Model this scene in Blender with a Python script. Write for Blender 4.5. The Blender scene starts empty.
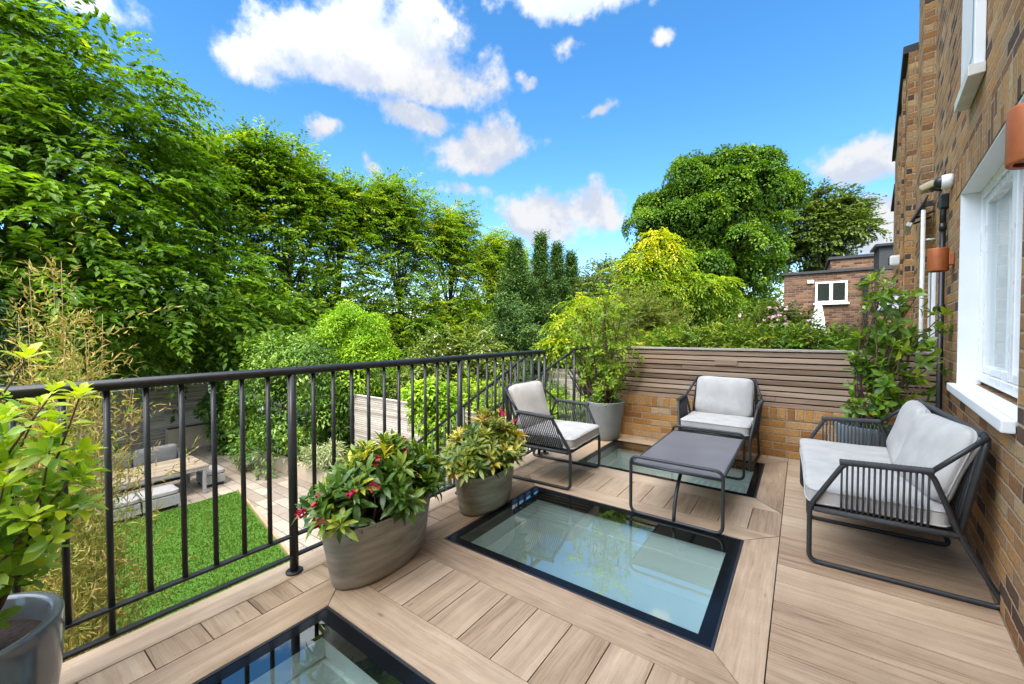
import bpy, bmesh, math, random
import numpy as np
from mathutils import Vector, Matrix

sc = bpy.context.scene
COL = sc.collection
R = math.radians
rnd = random.Random(7)

# ------------------------------------------------------------------ helpers
def tag(o, label=None, cat=None, group=None, kind=None):
    if label: o['label'] = label
    if cat: o['category'] = cat
    if group: o['group'] = group
    if kind: o['kind'] = kind
    return o

def empty(name, loc=(0, 0, 0), rz=0.0, label=None, cat=None, group=None):
    o = bpy.data.objects.new(name, None)
    o.empty_display_size = 0.1
    o.location = loc
    o.rotation_euler = (0, 0, rz)
    COL.objects.link(o)
    return tag(o, label, cat, group)

def copy_tree(o, parent=None):
    c = o.copy()
    COL.objects.link(c)
    if parent is not None:
        c.parent = parent
    for ch in list(o.children):
        copy_tree(ch, c)
    return c

class MB:
    """Collects shapes and links them as one mesh object."""
    def __init__(self):
        self.v = []; self.f = []; self.uv = {}; self.sm = []; self.mi = []
    def add(self, vs, fs, smooth=False, uvs=None, mi=0):
        b = len(self.v)
        self.v.extend([tuple(p) for p in vs])
        for i, f in enumerate(fs):
            if uvs is not None:
                self.uv[len(self.f)] = uvs[i]
            self.f.append(tuple(b + k for k in f)); self.sm.append(smooth); self.mi.append(mi)
        return self
    def box(self, x0, x1, y0, y1, z0, z1, M=None, mi=0):
        vs = [(x, y, z) for z in (z0, z1) for y in (y0, y1) for x in (x0, x1)]
        if M is not None: vs = [tuple(M @ Vector(p)) for p in vs]
        fs = [(0, 2, 3, 1), (4, 5, 7, 6), (0, 1, 5, 4), (2, 6, 7, 3), (0, 4, 6, 2), (1, 3, 7, 5)]
        return self.add(vs, fs, mi=mi)
    def bbox(self, x0, x1, y0, y1, z0, z1, b=0.004, M=None):
        """box with small chamfers on every edge"""
        bm = bmesh.new()
        bmesh.ops.create_cube(bm, size=1)
        for v in bm.verts:
            v.co = Vector(((x0 + x1) / 2 + v.co.x * (x1 - x0), (y0 + y1) / 2 + v.co.y * (y1 - y0), (z0 + z1) / 2 + v.co.z * (z1 - z0)))
        b = min(b, (x1 - x0) * .45, (y1 - y0) * .45, (z1 - z0) * .45)
        bmesh.ops.bevel(bm, geom=bm.edges[:], offset=b, segments=2, affect='EDGES', profile=.6)
        vs = [v.co.copy() for v in bm.verts]
        if M is not None: vs = [M @ p for p in vs]
        fs = [tuple(v.index for v in f.verts) for f in bm.faces]
        bm.free()
        return self.add(vs, fs)
    def prism(self, poly, z0, z1):
        n = len(poly)
        vs = [(p[0], p[1], z0) for p in poly] + [(p[0], p[1], z1) for p in poly]
        fs = [tuple(range(n - 1, -1, -1)), tuple(range(n, 2 * n))]
        fs += [(i, (i + 1) % n, n + (i + 1) % n, n + i) for i in range(n)]
        return self.add(vs, fs)
    def tube(self, path, r, seg=10, closed=False, cap=True):
        P = [Vector(p) for p in path]; n = len(P)
        rs = [r] * n if not hasattr(r, '__len__') else list(r)
        T = []
        for i in range(n):
            if closed: t = P[(i + 1) % n] - P[i - 1]
            elif i == 0: t = P[1] - P[0]
            elif i == n - 1: t = P[-1] - P[-2]
            else: t = (P[i + 1] - P[i]).normalized() + (P[i] - P[i - 1]).normalized()
            if t.length < 1e-9: t = Vector((0, 0, 1))
            T.append(t.normalized())
        up = Vector((0, 0, 1)) if abs(T[0].z) < .9 else Vector((1, 0, 0))
        a = T[0].cross(up).normalized()
        vs = []
        for i in range(n):
            if i:
                a = a - T[i] * a.dot(T[i])
                if a.length < 1e-6: a = T[i].orthogonal()
                a.normalize()
            b = T[i].cross(a)
            for k in range(seg):
                an = 2 * math.pi * k / seg
                vs.append(P[i] + (a * math.cos(an) + b * math.sin(an)) * rs[i])
        fs = []
        for i in range(n if closed else n - 1):
            j = (i + 1) % n
            for k in range(seg):
                l = (k + 1) % seg
                fs.append((i * seg + k, j * seg + k, j * seg + l, i * seg + l))
        self.add(vs, fs, True)
        if cap and not closed:
            b = len(self.v) - n * seg
            self.f.append(tuple(b + k for k in range(seg))); self.sm.append(False); self.mi.append(0)
            self.f.append(tuple(b + (n - 1) * seg + k for k in range(seg - 1, -1, -1))); self.sm.append(False); self.mi.append(0)
        return self
    def lathe(self, prof, seg=40, c=(0, 0, 0), sx=1, sy=1, closed=False, wob=None):
        n = len(prof); vs = []
        for i, (r, z) in enumerate(prof):
            for k in range(seg):
                a = 2 * math.pi * k / seg
                w = wob(a, z) if wob else 1
                vs.append((c[0] + r * w * sx * math.cos(a), c[1] + r * w * sy * math.sin(a), c[2] + z))
        fs = []
        for i in range(n - 1):
            for k in range(seg):
                l = (k + 1) % seg
                fs.append((i * seg + k, i * seg + l, (i + 1) * seg + l, (i + 1) * seg + k))
        return self.add(vs, fs, True)
    def disc(self, c, rx, ry, seg=40):
        vs = [(c[0] + rx * math.cos(2 * math.pi * k / seg), c[1] + ry * math.sin(2 * math.pi * k / seg), c[2]) for k in range(seg)]
        return self.add(vs, [tuple(range(seg))])
    def build(self, name, mat, parent=None, loc=None, rz=0.0):
        me = bpy.data.meshes.new(name)
        me.from_pydata(self.v, [], self.f)
        me.polygons.foreach_set('use_smooth', self.sm)
        uvl = me.uv_layers.new(name='UVMap')
        V = self.v
        for p in me.polygons:
            cu = self.uv.get(p.index)
            if cu is not None:
                for k, li in enumerate(p.loop_indices): uvl.data[li].uv = cu[k]
                continue
            n = p.normal; ax = max(range(3), key=lambda i: abs(n[i]))
            for li in p.loop_indices:
                q = V[me.loops[li].vertex_index]
                uvl.data[li].uv = (q[1], q[2]) if ax == 0 else ((q[0], q[2]) if ax == 1 else (q[0], q[1]))
        for m in (mat if isinstance(mat, (list, tuple)) else [mat]): me.materials.append(m)
        if any(self.mi): me.polygons.foreach_set('material_index', self.mi)
        o = bpy.data.objects.new(name, me)
        COL.objects.link(o)
        if parent is not None: o.parent = parent
        if loc is not None: o.location = loc
        o.rotation_euler = (0, 0, rz)
        return o

def fillet(pts, r, n=6, closed=False):
    P = [Vector(p) for p in pts]; out = []; m = len(P)
    for i in range(m):
        if not closed and i in (0, m - 1):
            out.append(P[i]); continue
        p, a, b = P[i], P[i - 1], P[(i + 1) % m]
        ua, ub = (a - p), (b - p)
        rr = min(r, ua.length * .45, ub.length * .45)
        s, e = p + ua.normalized() * rr, p + ub.normalized() * rr
        for k in range(n + 1):
            t = k / n
            out.append(s * (1 - t) ** 2 + p * 2 * t * (1 - t) + e * t * t)
    return out

# ------------------------------------------------------------------ materials
def newmat(name):
    m = bpy.data.materials.new(name); m.use_nodes = True
    nt = m.node_tree; nt.nodes.clear()
    out = nt.nodes.new('ShaderNodeOutputMaterial')
    return m, nt, out

class NT:
    def __init__(self, nt): self.nt = nt
    def n(self, typ, **kw):
        nd = self.nt.nodes.new(typ)
        ins = kw.pop('ins', {})
        for k, v in kw.items(): setattr(nd, k, v)
        for k, v in ins.items():
            s = nd.inputs[k]
            if hasattr(v, 'is_output') and v.is_output: self.nt.links.new(v, s)
            else: s.default_value = v
        return nd
    def math(self, op, a, b=None, c=None, clamp=False):
        nd = self.nt.nodes.new('ShaderNodeMath'); nd.operation = op; nd.use_clamp = clamp
        for i, v in enumerate((a, b, c)):
            if v is None: continue
            if hasattr(v, 'is_output'): self.nt.links.new(v, nd.inputs[i])
            else: nd.inputs[i].default_value = v
        return nd.outputs[0]
    def vmath(self, op, a, b=None, s=None):
        nd = self.nt.nodes.new('ShaderNodeVectorMath'); nd.operation = op
        for i, v in enumerate((a, b)):
            if v is None: continue
            if hasattr(v, 'is_output'): self.nt.links.new(v, nd.inputs[i])
            else: nd.inputs[i].default_value = v
        if s is not None:
            if hasattr(s, 'is_output'): self.nt.links.new(s, nd.inputs['Scale'])
            else: nd.inputs['Scale'].default_value = s
        return nd.outputs['Value'] if op in ('DOT_PRODUCT', 'LENGTH') else nd.outputs[0]
    def ramp(self, fac, stops, interp='LINEAR'):
        nd = self.nt.nodes.new('ShaderNodeValToRGB'); cr = nd.color_ramp; cr.interpolation = interp
        while len(cr.elements) < len(stops): cr.elements.new(.5)
        for e, (p, c) in zip(cr.elements, stops):
            e.position = p; e.color = (c[0], c[1], c[2], 1) if len(c) == 3 else c
        self.nt.links.new(fac, nd.inputs[0])
        return nd.outputs[0]
    def mix(self, fac, a, b, mode='MIX'):
        nd = self.nt.nodes.new('ShaderNodeMix'); nd.data_type = 'RGBA'; nd.blend_type = mode
        for k, v in ((0, fac), (6, a), (7, b)):
            if hasattr(v, 'is_output'): self.nt.links.new(v, nd.inputs[k])
            else: nd.inputs[k].default_value = v if k == 0 or len(v) == 4 else (*v, 1)
        return nd.outputs[2]
    def noise(self, vec, scale, detail=4, rough=.55, dim='3D', out=0):
        nd = self.n('ShaderNodeTexNoise', noise_dimensions=dim, ins={'Scale': scale, 'Detail': detail, 'Roughness': rough})
        if vec is not None: self.nt.links.new(vec, nd.inputs['Vector'])
        return nd.outputs[out]
    def link(self, a, b): self.nt.links.new(a, b)

def simple(name, col, rough=.5, metal=0.0, var=.12, scale=12, bump=0.0, bscale=80, spec=.5, coat=0.0, stretch=None):
    """principled with mottled colour, roughness variation and fine bump"""
    m, nt, out = newmat(name); g = NT(nt)
    tc = g.n('ShaderNodeTexCoord').outputs['Object']
    vec = tc
    if stretch: vec = g.vmath('MULTIPLY', tc, stretch)
    n1 = g.noise(vec, scale, 5)
    lo = tuple(c * (1 - var) for c in col); hi = tuple(min(1, c * (1 + var)) for c in col)
    c = g.ramp(n1, [(.3, lo), (.7, hi)])
    b = g.n('ShaderNodeBsdfPrincipled', ins={'Base Color': c, 'Metallic': metal, 'Specular IOR Level': spec, 'Coat Weight': coat, 'Coat Roughness': .08})
    g.link(g.math('MULTIPLY_ADD', n1, .2, rough - .1, clamp=True), b.inputs['Roughness'])
    if bump:
        bp = g.n('ShaderNodeBump', ins={'Strength': bump, 'Distance': .004, 'Height': g.noise(vec, bscale, 3)})
        g.link(bp.outputs[0], b.inputs['Normal'])
    g.link(b.outputs[0], out.inputs[0])
    return m

def leafmat(name, stops, transl=.35, rough=.45, tcol=(1.25, 1.3, .45), spec=.3, patch=.35, pscale=.7, gain=1.5, red=1.15):
    """leaf colour by kind of leaf (attribute tint, 0..1), with patches of other leaves through the crown"""
    m, nt, out = newmat(name); g = NT(nt)
    at = g.n('ShaderNodeAttribute', attribute_name='tint')
    tc = g.n('ShaderNodeTexCoord').outputs['Object']
    p = g.noise(tc, pscale, 2)
    t = g.math('MULTIPLY_ADD', g.math('SUBTRACT', p, .5), patch * 2, at.outputs['Fac'], clamp=True)
    c = g.ramp(t, [(p_, tuple(min(.75, x * q_) for x, q_ in zip(c_, (gain * red, gain, gain * .6)))) for p_, c_ in stops])
    b = g.n('ShaderNodeBsdfPrincipled', ins={'Base Color': c, 'Roughness': rough, 'Specular IOR Level': spec})
    tr = g.n('ShaderNodeBsdfTranslucent', ins={'Color': g.mix(1.0, c, tcol, 'MULTIPLY')})
    mx = g.n('ShaderNodeMixShader', ins={0: transl})
    g.link(b.outputs[0], mx.inputs[1]); g.link(tr.outputs[0], mx.inputs[2])
    g.link(mx.outputs[0], out.inputs[0])
    return m

def brickmat(name, stops, mortar, bw=.225, bh=.075, mw=.011, dark=.0):
    """brickwork in UV metres: every brick its own fired colour"""
    m, nt, out = newmat(name); g = NT(nt)
    uv = g.n('ShaderNodeUVMap', uv_map='UVMap').outputs[0]
    wob = g.vmath('SCALE', g.vmath('SUBTRACT', g.noise(uv, 22, 3, out=1), (.5, .5, .5)), s=.016)
    uvw = g.vmath('ADD', uv, wob)
    sx = g.n('ShaderNodeSeparateXYZ'); g.link(uvw, sx.inputs[0])
    u, v = sx.outputs[0], sx.outputs[1]
    row = g.math('FLOOR', g.math('DIVIDE', v, bh))
    off = g.math('MULTIPLY', g.math('FLOORED_MODULO', row, 2.0), .5)
    uu = g.math('ADD', g.math('DIVIDE', u, bw), off)
    colm = g.math('FLOOR', uu)
    fu = g.math('MULTIPLY', g.math('SUBTRACT', uu, colm), bw)
    fv = g.math('SUBTRACT', v, g.math('MULTIPLY', row, bh))
    du = g.math('MINIMUM', fu, g.math('SUBTRACT', bw, fu))
    dv = g.math('MINIMUM', fv, g.math('SUBTRACT', bh, fv))
    d = g.math('ADD', g.math('MINIMUM', du, dv), g.math('MULTIPLY', g.math('SUBTRACT', g.noise(uv, 55, 3, .6), .52), .012))
    ms = g.n('ShaderNodeMapRange', interpolation_type='SMOOTHSTEP', ins={'Value': d, 'From Min': mw * .35, 'From Max': mw * .8}).outputs[0]
    cid = g.n('ShaderNodeCombineXYZ', ins={0: colm, 1: row, 2: 3.7})
    wn = g.n('ShaderNodeTexWhiteNoise', noise_dimensions='3D'); g.link(cid.outputs[0], wn.inputs['Vector'])
    base = g.ramp(wn.outputs['Value'], stops)
    n2 = g.noise(uv, 48, 7, .72)
    base = g.mix(1.0, base, g.ramp(n2, [(.25, (.38, .35, .34)), (.47, (.95, .95, .95)), (.75, (1.4, 1.3, 1.15))]), 'MULTIPLY')
    n3 = g.noise(uv, 1.3, 4)
    base = g.mix(g.math('MULTIPLY', g.ramp(n3, [(.45, (0, 0, 0)), (.7, (1, 1, 1))]), .30), base, (.10, .08, .065))
    mcol = g.mix(1.0, mortar, g.ramp(n2, [(.3, (.75, .75, .75)), (.7, (1.15, 1.15, 1.15))]), 'MULTIPLY')
    c = g.mix(ms, mcol, base)
    b = g.n('ShaderNodeBsdfPrincipled', ins={'Base Color': c, 'Roughness': .9, 'Specular IOR Level': .25})
    h = g.math('ADD', g.math('MULTIPLY', ms, .8), g.math('ADD', g.math('MULTIPLY', n2, .35), g.math('MULTIPLY', wn.outputs['Value'], .35)))
    bp = g.n('ShaderNodeBump', ins={'Strength': 1.0, 'Distance': .014, 'Height': h})
    g.link(bp.outputs[0], b.inputs['Normal']); g.link(b.outputs[0], out.inputs[0])
    return m

def woodmat(name, stops, rough=.55, grain=(2.2, 38), var=.5, bump=.15, streak=.6, spec=.35, fine=.22, dirt=0.0):
    """boards: UV.x runs along the grain; each board (mesh island) gets its own tone"""
    m, nt, out = newmat(name); g = NT(nt)
    uv = g.n('ShaderNodeUVMap', uv_map='UVMap').outputs[0]
    rp = g.n('ShaderNodeNewGeometry').outputs['Random Per Island']
    shift = g.n('ShaderNodeCombineXYZ', ins={0: g.math('MULTIPLY', rp, 37.0), 1: g.math('MULTIPLY', rp, 91.0)})
    uvs = g.vmath('ADD', uv, shift.outputs[0])
    w = g.noise(g.vmath('MULTIPLY', uvs, (1.5, 5, 1)), 1.0, 3, out=1)
    uvw = g.vmath('ADD', uvs, g.vmath('SCALE', w, s=.06))
    n1 = g.noise(g.vmath('MULTIPLY', uvw, (grain[0], grain[1], 1)), 1.0, 7, .62)
    n2 = g.noise(g.vmath('MULTIPLY', uvw, (grain[0] * .5, grain[1] * .22, 1)), 1.0, 3)
    n3 = g.noise(g.vmath('MULTIPLY', uvw, (grain[0] * 2, grain[1] * 5, 1)), 1.0, 3)
    f = g.math('ADD', g.math('MULTIPLY', n1, streak), g.math('MULTIPLY', n2, 1 - streak))
    f = g.math('ADD', f, g.math('MULTIPLY', g.math('SUBTRACT', rp, .5), var))
    f = g.math('ADD', f, g.math('MULTIPLY', g.math('SUBTRACT', n3, .5), fine))
    c = g.ramp(f, stops)
    if dirt:      # rain marks, grit and small dark knots
        oc = g.n('ShaderNodeTexCoord').outputs['Object']
        d1 = g.ramp(g.noise(oc, 3.1, 6, .7), [(.42, (1, 1, 1)), (.72, (.80, .77, .74))])
        d2 = g.ramp(g.noise(oc, 95, 2, .5), [(.66, (1, 1, 1)), (.74, (.62, .56, .5))])
        kn = g.n('ShaderNodeTexVoronoi', ins={'Scale': 2.6}); g.link(g.vmath('MULTIPLY', uvw, (1, 3.2, 1)), kn.inputs['Vector'])
        d3 = g.ramp(kn.outputs['Distance'], [(.02, (.55, .46, .4)), (.075, (1, 1, 1))])
        for q in (d1, d2, d3): c = g.mix(dirt, c, g.mix(1.0, c, q, 'MULTIPLY'))
    b = g.n('ShaderNodeBsdfPrincipled', ins={'Base Color': c, 'Specular IOR Level': spec})
    g.link(g.math('MULTIPLY_ADD', n1, .25, rough - .12), b.inputs['Roughness'])
    bp = g.n('ShaderNodeBump', ins={'Strength': bump, 'Distance': .003, 'Height': n1})
    g.link(bp.outputs[0], b.inputs['Normal']); g.link(b.outputs[0], out.inputs[0])
    return m

def glassmat(name, tint, f0=.06, rough=.0):
    """clear sheet: mirror share grows towards grazing view, the same from either side"""
    m, nt, out = newmat(name); g = NT(nt)
    geo = g.n('ShaderNodeNewGeometry')
    c = g.math('ABSOLUTE', g.vmath('DOT_PRODUCT', geo.outputs['Normal'], geo.outputs['Incoming']))
    p = g.math('POWER', g.math('SUBTRACT', 1.0, c, clamp=True), 4.0)
    fr = g.math('MULTIPLY_ADD', p, 1 - f0, f0, clamp=True)
    tc = g.n('ShaderNodeTexCoord').outputs['Object']
    bp = g.n('ShaderNodeBump', ins={'Strength': .02, 'Distance': .01, 'Height': g.noise(tc, 1.6, 2)})
    gl = g.n('ShaderNodeBsdfGlossy', ins={'Roughness': rough, 'Color': (.95, 1, .98, 1)})
    g.link(bp.outputs[0], gl.inputs['Normal'])
    tr = g.n('ShaderNodeBsdfTransparent', ins={'Color': (*tint, 1)})
    mx = g.n('ShaderNodeMixShader'); g.link(fr, mx.inputs[0])
    g.link(tr.outputs[0], mx.inputs[1]); g.link(gl.outputs[0], mx.inputs[2]); g.link(mx.outputs[0], out.inputs[0])
    return m

M = {}
M['deck'] = woodmat('deck_plank', [(.2, (.19, .122, .072)), (.40, (.36, .252, .16)), (.58, (.46, .338, .226)), (.8, (.545, .42, .30))], rough=.6, grain=(2.0, 24), var=.27, bump=.18, fine=.42, dirt=.85)
M['underlay'] = simple('deck_gap', (.03, .025, .02), .9)
M['plaster'] = simple('white_plaster', (.82, .83, .82), .7, var=.03, scale=3)
M['fill_panel'] = simple('pale_fill_panel', (.52, .56, .54), .7, var=.03, scale=2)  # for the added panel that brightens the rooflight shafts
M['roomfloor'] = simple('room_floor', (.42, .50, .46), .35, var=.05, scale=2)
M['frit'] = simple('black_glass_border', (.006, .007, .008), .14, var=.1, spec=.14)
M['trim'] = simple('grey_trim', (.055, .055, .058), .4, .6, var=.15)
M['glass'] = glassmat('rooflight_glass', (.72, .83, .79), .21)
M['rail'] = simple('black_powder_coat', (.020, .021, .023), .38, .0, var=.2, scale=30, bump=.1, bscale=300, spec=.4)
M['frame'] = simple('charcoal_metal', (.022, .024, .026), .45, .0, var=.15, scale=20, bump=.1, bscale=300)
M['cord'] = simple('charcoal_cord', (.045, .047, .05), .8, var=.25, scale=60, bump=.5, bscale=500)
M['fabric'] = simple('light_grey_fabric', (.44, .425, .40), .95, var=.10, scale=9, bump=.5, bscale=420, spec=.15)
M['tabletop'] = simple('slate_grey_tabletop', (.15, .142, .145), .42, var=.12, scale=7, bump=.08, bscale=120)
M['zinc'] = simple('weathered_zinc', (.29, .285, .255), .5, .35, var=.32, scale=5, bump=.25, bscale=26, stretch=(1, 1, 5))
M['zinc_dark'] = simple('weathered_greenish_zinc', (.26, .25, .19), .5, .35, var=.35, scale=5, bump=.25, bscale=26, stretch=(1, 1, 5))
M['glaze'] = simple('grey_glazed_ceramic', (.12, .135, .14), .22, var=.28, scale=4, coat=.6, stretch=(1, 1, .35))
M['concrete'] = simple('grey_fibre_clay', (.19, .20, .19), .75, var=.14, scale=7, bump=.2, bscale=60)
M['ribclay'] = simple('blue_grey_ribbed_clay', (.14, .17, .18), .55, var=.15, scale=8, bump=.1)
M['soil'] = simple('potting_soil', (.035, .022, .015), .95, var=.5, scale=60, bump=1.0, bscale=70)
M['bark'] = simple('tree_bark', (.075, .055, .04), .9, var=.4, scale=9, bump=.8, bscale=30)
M['twig'] = simple('brown_twig', (.12, .07, .045), .8, var=.3, scale=30, bump=.4, bscale=120)
M['white'] = simple('white_paint', (.80, .81, .82), .45, var=.035, scale=5, bump=.06, bscale=50)
M['upvc'] = simple('white_window_frame', (.82, .83, .84), .28, var=.02, scale=4)
M['dirtywhite'] = simple('grubby_white_paint', (.62, .60, .55), .6, var=.15, scale=8)
M['beige'] = simple('beige_plastic', (.50, .42, .27), .5, var=.08)
M['copper'] = simple('copper_lamp', (.40, .115, .035), .5, .35, var=.18, scale=14)
M['blackp'] = simple('black_plastic', (.015, .015, .016), .35, var=.2)
M['curtain'] = simple('sheer_curtain', (.70, .71, .72), .9, var=.06, scale=6)
M['pane'] = glassmat('window_glass', (.86, .90, .90), .10)
M['dark'] = simple('dark_interior', (.02, .022, .024), .9)
M['house'] = brickmat('house_brick', [(.0, (.05, .036, .03)), (.09, (.11, .06, .035)), (.2, (.25, .115, .045)), (.36, (.40, .19, .06)), (.55, (.45, .25, .095)), (.68, (.30, .155, .065)), (.82, (.45, .29, .14)), (.91, (.24, .12, .055)), (1, (.48, .34, .18))], (.42, .32, .21))
M['low'] = brickmat('yellow_stock_brick', [(.0, (.30, .14, .05)), (.15, (.40, .19, .055)), (.45, (.50, .255, .075)), (.7, (.52, .30, .115)), (.88, (.46, .30, .16)), (1, (.53, .37, .22))], (.50, .38, .25))
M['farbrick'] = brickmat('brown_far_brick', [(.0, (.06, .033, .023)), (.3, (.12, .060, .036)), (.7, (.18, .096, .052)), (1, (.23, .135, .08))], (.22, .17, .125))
M['slat'] = woodmat('weathered_slats', [(.2, (.13, .080, .050)), (.40, (.27, .18, .118)), (.58, (.41, .29, .20)), (.82, (.56, .43, .315))], rough=.8, grain=(1.0, 30), var=.40, fine=.35, bump=.4)
M['slat2'] = woodmat('garden_fence_slats', [(.22, (.21, .17, .135)), (.45, (.36, .31, .26)), (.62, (.46, .41, .35)), (.82, (.56, .51, .45))], rough=.85, grain=(2.5, 45), var=.4, bump=.4)
M['table_wood'] = woodmat('grey_teak', [(.25, (.15, .115, .08)), (.5, (.24, .19, .135)), (.8, (.33, .27, .20))], rough=.7, grain=(2.2, 40), var=.3, bump=.3)
M['rattan'] = simple('grey_rattan', (.19, .185, .178), .7, var=.25, scale=40, bump=.7, bscale=110)
M['cushion2'] = simple('grey_taupe_fabric', (.22, .21, .20), .95, var=.1, scale=7, bump=.3, bscale=200)
M['paving'] = brickmat('sandstone_paving', [(.0, (.20, .165, .13)), (.5, (.27, .23, .185)), (1, (.33, .28, .225))], (.13, .11, .09), .6, .3, .012)
M['render'] = simple('beige_render', (.36, .29, .21), .85, var=.12, scale=4, bump=.3, bscale=60)
M['timber'] = simple('timber_edging', (.32, .20, .11), .75, var=.3, scale=6, stretch=(1, 1, 6))
M['ground'] = simple('garden_ground', (.055, .075, .028), .95, var=.45, scale=.6, bump=.5, bscale=4)
M['felt'] = simple('dark_roof_felt', (.035, .036, .04), .8, var=.2)
M['petal_red'] = simple('crimson_petals', (.52, .02, .075), .5, var=.3, scale=50)
M['petal_pink'] = simple('pale_pink_petals', (.75, .50, .50), .6, var=.2, scale=30)
M['canvas'] = simple('white_canvas', (.78, .78, .77), .85, var=.05, scale=5)

# grass: short fibres over a green base
def grassmat():
    m, nt, out = newmat('lawn_turf'); g = NT(nt)
    tc = g.n('ShaderNodeTexCoord').outputs['Object']
    n1 = g.noise(tc, 2.2, 4); n2 = g.noise(tc, 60, 4, .7)
    f = g.math('ADD', g.math('MULTIPLY', n1, .4), g.math('MULTIPLY', n2, .6))
    c = g.ramp(f, [(.3, (.030, .075, .007)), (.5, (.052, .125, .012)), (.7, (.08, .17, .022))])
    b = g.n('ShaderNodeBsdfPrincipled', ins={'Base Color': c, 'Roughness': .9, 'Specular IOR Level': .2})
    bp = g.n('ShaderNodeBump', ins={'Strength': .8, 'Distance': .03, 'Height': n2})
    g.link(bp.outputs[0], b.inputs['Normal']); g.link(b.outputs[0], out.inputs[0])
    return m
M['lawn'] = grassmat()

# foliage
M['beech'] = leafmat('broad_leaves', [(0, (.010, .036, .005)), (.4, (.028, .092, .010)), (.75, (.062, .165, .016)), (1, (.13, .23, .022))], transl=.45, gain=1.95, red=1.6)
M['hornbeam'] = leafmat('hornbeam_leaves', [(0, (.020, .05, .006)), (.4, (.06, .125, .011)), (.7, (.115, .19, .015)), (1, (.21, .23, .025))], transl=.45, gain=1.85)
M['maple'] = leafmat('maple_leaves', [(0, (.010, .036, .008)), (.45, (.030, .092, .013)), (.8, (.065, .155, .02)), (1, (.10, .19, .03))], transl=.3, gain=1.75, red=1.45, spec=.12)
M['oak'] = leafmat('dull_green_leaves', [(0, (.016, .045, .010)), (.5, (.045, .095, .02)), (1, (.085, .145, .035))], transl=.25, gain=1.5, red=1.4)
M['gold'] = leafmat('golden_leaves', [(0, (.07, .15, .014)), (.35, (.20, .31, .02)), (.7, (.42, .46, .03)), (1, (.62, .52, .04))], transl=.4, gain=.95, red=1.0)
M['lime'] = leafmat('lime_leaves', [(0, (.05, .12, .012)), (.5, (.14, .25, .025)), (1, (.30, .38, .05))], transl=.4, gain=1.5)
M['conifer'] = leafmat('conifer_needles', [(0, (.006, .022, .009)), (.5, (.018, .052, .016)), (1, (.042, .090, .022))], transl=.15, gain=3.0, red=1.4)
M['bluecon'] = leafmat('juniper_needles', [(0, (.010, .03, .018)), (.5, (.022, .06, .032)), (1, (.04, .095, .045))], transl=.12, gain=1.8)
M['greytree'] = leafmat('grey_green_leaves', [(0, (.04, .06, .035)), (.5, (.085, .12, .07)), (1, (.14, .18, .11))], transl=.25)
M['laurel'] = leafmat('glossy_laurel_leaves', [(0, (.018, .06, .012)), (.5, (.055, .16, .028)), (1, (.14, .28, .05))], transl=.28, rough=.35, spec=.5, pscale=1.5, gain=1.35, red=1.4)
M['bright'] = leafmat('bright_green_leaves', [(0, (.035, .11, .010)), (.5, (.10, .25, .018)), (1, (.19, .36, .035))], transl=.4, pscale=1.5, red=1.4)
M['hedge'] = leafmat('hedge_leaves', [(0, (.020, .05, .008)), (.45, (.06, .12, .014)), (.8, (.13, .17, .02)), (1, (.22, .16, .04))], transl=.25, pscale=1.6, gain=2.5)
M['feather'] = leafmat('feathery_leaves', [(0, (.05, .085, .03)), (.5, (.12, .17, .06)), (1, (.20, .24, .09))], transl=.3)
M['bamboo'] = leafmat('straw_bamboo_leaves', [(0, (.10, .16, .035)), (.35, (.24, .27, .08)), (.7, (.42, .34, .15)), (1, (.52, .37, .20))], transl=.35, pscale=2.2, gain=1.1, red=1.0, tcol=(1.1, 1.15, .7))
M['silver'] = leafmat('silvery_leaves', [(0, (.10, .14, .10)), (1, (.26, .32, .26))], transl=.2)
M['pieris'] = leafmat('planter_leaves', [(0, (.022, .065, .018)), (.42, (.065, .15, .03)), (.72, (.19, .26, .04)), (.93, (.34, .38, .06)), (1, (.42, .36, .06))], transl=.25, rough=.33, spec=.5, patch=.25, pscale=5, gain=1.5)
M['pieris2'] = leafmat('yellowing_planter_leaves', [(0, (.028, .065, .02)), (.3, (.075, .14, .03)), (.65, (.19, .23, .045)), (.92, (.42, .37, .09)), (1, (.45, .30, .07))], transl=.25, rough=.33, spec=.5, patch=.25, pscale=5, gain=1.4)
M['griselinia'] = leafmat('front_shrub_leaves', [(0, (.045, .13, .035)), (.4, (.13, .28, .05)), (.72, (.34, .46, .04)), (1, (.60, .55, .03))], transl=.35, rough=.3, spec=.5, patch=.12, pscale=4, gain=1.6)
M['camellia'] = leafmat('corner_shrub_leaves', [(0, (.018, .06, .012)), (.5, (.06, .16, .022)), (1, (.18, .31, .03))], transl=.28, rough=.3, spec=.5, patch=.2, pscale=3, gain=1.8, red=1.4)

# ------------------------------------------------------------------ leaves
def norm(a):
    return a / np.maximum(np.linalg.norm(a, axis=-1, keepdims=True), 1e-9)

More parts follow.
